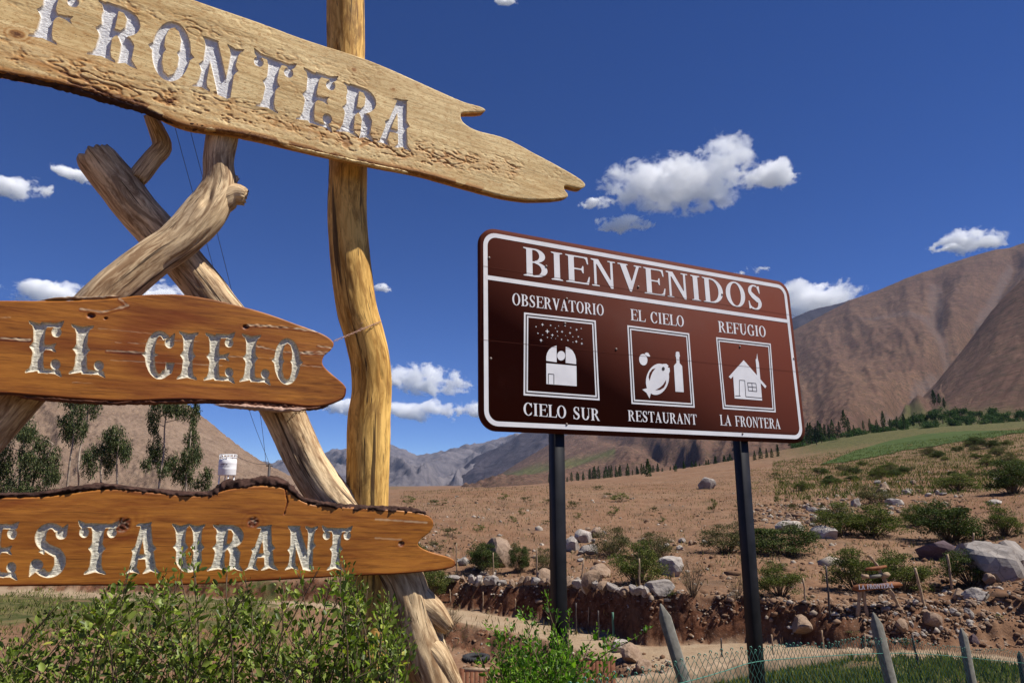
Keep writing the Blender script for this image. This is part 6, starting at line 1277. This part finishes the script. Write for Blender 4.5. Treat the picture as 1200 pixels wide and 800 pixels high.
# ================================================================== clouds (real volumes, far beyond the air box) 
def cloud_mat(name, D, cut, soft, nscale):
    m = bpy.data.materials.new(name); m.use_nodes = True; t = m.node_tree; t.nodes.clear()
    out = t.nodes.new('ShaderNodeOutputMaterial'); pv = t.nodes.new('ShaderNodeVolumePrincipled')
    pv.inputs['Color'].default_value = (1, 1, 1, 1); pv.inputs['Anisotropy'].default_value = -.3
    tc = t.nodes.new('ShaderNodeTexCoord'); ln = t.nodes.new('ShaderNodeVectorMath'); ln.operation = 'LENGTH'; t.links.new(tc.outputs['Object'], ln.inputs[0])
    geo = t.nodes.new('ShaderNodeNewGeometry')
    vt = t.nodes.new('ShaderNodeTexNoise'); vt.inputs['Scale'].default_value = nscale; vt.inputs['Detail'].default_value = 8; vt.inputs['Roughness'].default_value = .68; vt.inputs['Distortion'].default_value = .25
    mp = t.nodes.new('ShaderNodeMapping'); mp.inputs['Scale'].default_value = (1, 1, 1.35); t.links.new(geo.outputs['Position'], mp.inputs[0]); t.links.new(mp.outputs[0], vt.inputs['Vector'])
    def mth(op, a, b, c=None):
        k = t.nodes.new('ShaderNodeMath'); k.operation = op
        for i, v in enumerate((a, b, c)):
            if v is None: continue
            if isinstance(v, bpy.types.NodeSocket): t.links.new(v, k.inputs[i])
            else: k.inputs[i].default_value = v
        return k.outputs[0]
    fall = mth('SUBTRACT', 1.0, mth('POWER', ln.outputs['Value'], 2.2))
    n = mth('MULTIPLY', mth('SUBTRACT', vt.outputs['Fac'], .5), 5.0)
    d = mth('ADD', mth('MULTIPLY', fall, 1.25), n)
    mr = t.nodes.new('ShaderNodeMapRange'); mr.interpolation_type = 'SMOOTHSTEP'; t.links.new(d, mr.inputs[0]); mr.inputs[1].default_value = cut; mr.inputs[2].default_value = cut + soft; mr.inputs[3].default_value = 0; mr.inputs[4].default_value = D
    edge = mth('MULTIPLY', mr.outputs[0], mth('GREATER_THAN', fall, 0.02))
    t.links.new(edge, pv.inputs['Density']); t.links.new(pv.outputs[0], out.inputs['Volume'])
    return m
def puff_mesh():
    import bmesh
    bm = bmesh.new(); bmesh.ops.create_icosphere(bm, subdivisions=2, radius=1.04); me = bpy.data.meshes.new('cloud'); bm.to_mesh(me); bm.free(); return me
CLOUDS = [  # px, py, half width, half height, tilt, cut, label, how far
    (790, 216, 78, 34, -.04, .35, 'large bright white cumulus in the middle of the sky above the brown sign'),
    (852, 190, 34, 36, .5, .55, 'upright towering puff joined to the right of the large cumulus'),
    (905, 205, 36, 20, -.1, .55, 'smaller puff trailing off the right end of the large cumulus'),
    (728, 262, 44, 11, 0, .55, 'thin cloud strip below the left end of the large cumulus'),
    (700, 238, 24, 9, 0, .6, 'little wisp just right of the FRONTERA board tip'),
    (500, 446, 52, 17, -.05, .40, 'white cloud right of the wavy post, upper of two layers'),
    (492, 481, 50, 13, .0, .45, 'white cloud right of the wavy post, lower of two layers'),
    (552, 478, 30, 11, .0, .55, 'cloud wisp touching the left edge of the brown sign'),
    (398, 476, 34, 10, .0, .55, 'cloud between the leaning log and the wavy post'),
    (450, 338, 14, 6, .0, .6, 'tiny cloud puff right of the wavy post'),
    (952, 351, 56, 23, -.05, .35, 'bright white cloud right of the sign resting over the mountain shoulder'),
    (884, 318, 22, 8, .0, .6, 'cloud wisp over the upper right corner of the sign'),
    (1142, 282, 38, 16, .0, .42, 'white cloud above the ridge of the right mountain'),
    (1098, 291, 20, 7, .0, .6, 'small wisp left of the cloud above the right mountain'),
    (18, 220, 40, 15, .1, .42, 'white cloud at the left edge of the picture under the FRONTERA board'),
    (92, 206, 30, 9, -.2, .55, 'thin wispy cloud touching the sawn end of the left log'),
    (58, 342, 42, 16, .1, .42, 'white cloud just above the left end of the EL CIELO board'),
    (178, 340, 52, 14, .0, .42, 'white cloud seen through the crossed logs above the EL CIELO board'),
    (596, 2, 16, 6, .0, .55, 'tiny cloud cut by the top edge of the picture'),
]
PM = puff_mesh()
for i, (a, b, hw, hh, tilt, cut, lab) in enumerate(CLOUDS):
    e = max(.05, (HOR - b) / FOC); Y = max(9000.0, 3000 / e); p = P(a, b, Y); s = Y / FOC * .98; k = 1.38
    me = PM.copy(); me.materials.append(cloud_mat('cloud_volume', .95 / (hh * s * .35), cut + .30, .40, 1.0 / (s * 30)))
    o = thing('cloud', lab, 'cloud', tuple(p), 0, None, me); o.scale = (hw * s * k, hh * s * 1.6, hh * s * k); o.rotation_euler = (0, -tilt, math.atan2(-p[0], p[1]))
# ================================================================== the air
def haze():
    m = bpy.data.materials.new('haze_air'); m.use_nodes = True; t = m.node_tree; t.nodes.clear()
    out = t.nodes.new('ShaderNodeOutputMaterial'); pv = t.nodes.new('ShaderNodeVolumePrincipled'); pv.inputs['Color'].default_value = (.40, .60, 1.0, 1)
    pv.inputs['Density'].default_value = HAZE; pv.inputs['Anisotropy'].default_value = .0; t.links.new(pv.outputs[0], out.inputs['Volume'])
    b = MB(); b.box((500, 2900, 640), (13000, 10800, 1360)); me = b.mesh('haze'); link('haze', me, m, kind='stuff')
HAZE = 2.6e-5
zmax = max((o.matrix_world @ Vector(c)).z for o in sc.objects if o.get('kind') == 'structure' and o.type == 'MESH' for c in o.bound_box)
print('highest', zmax)
haze()
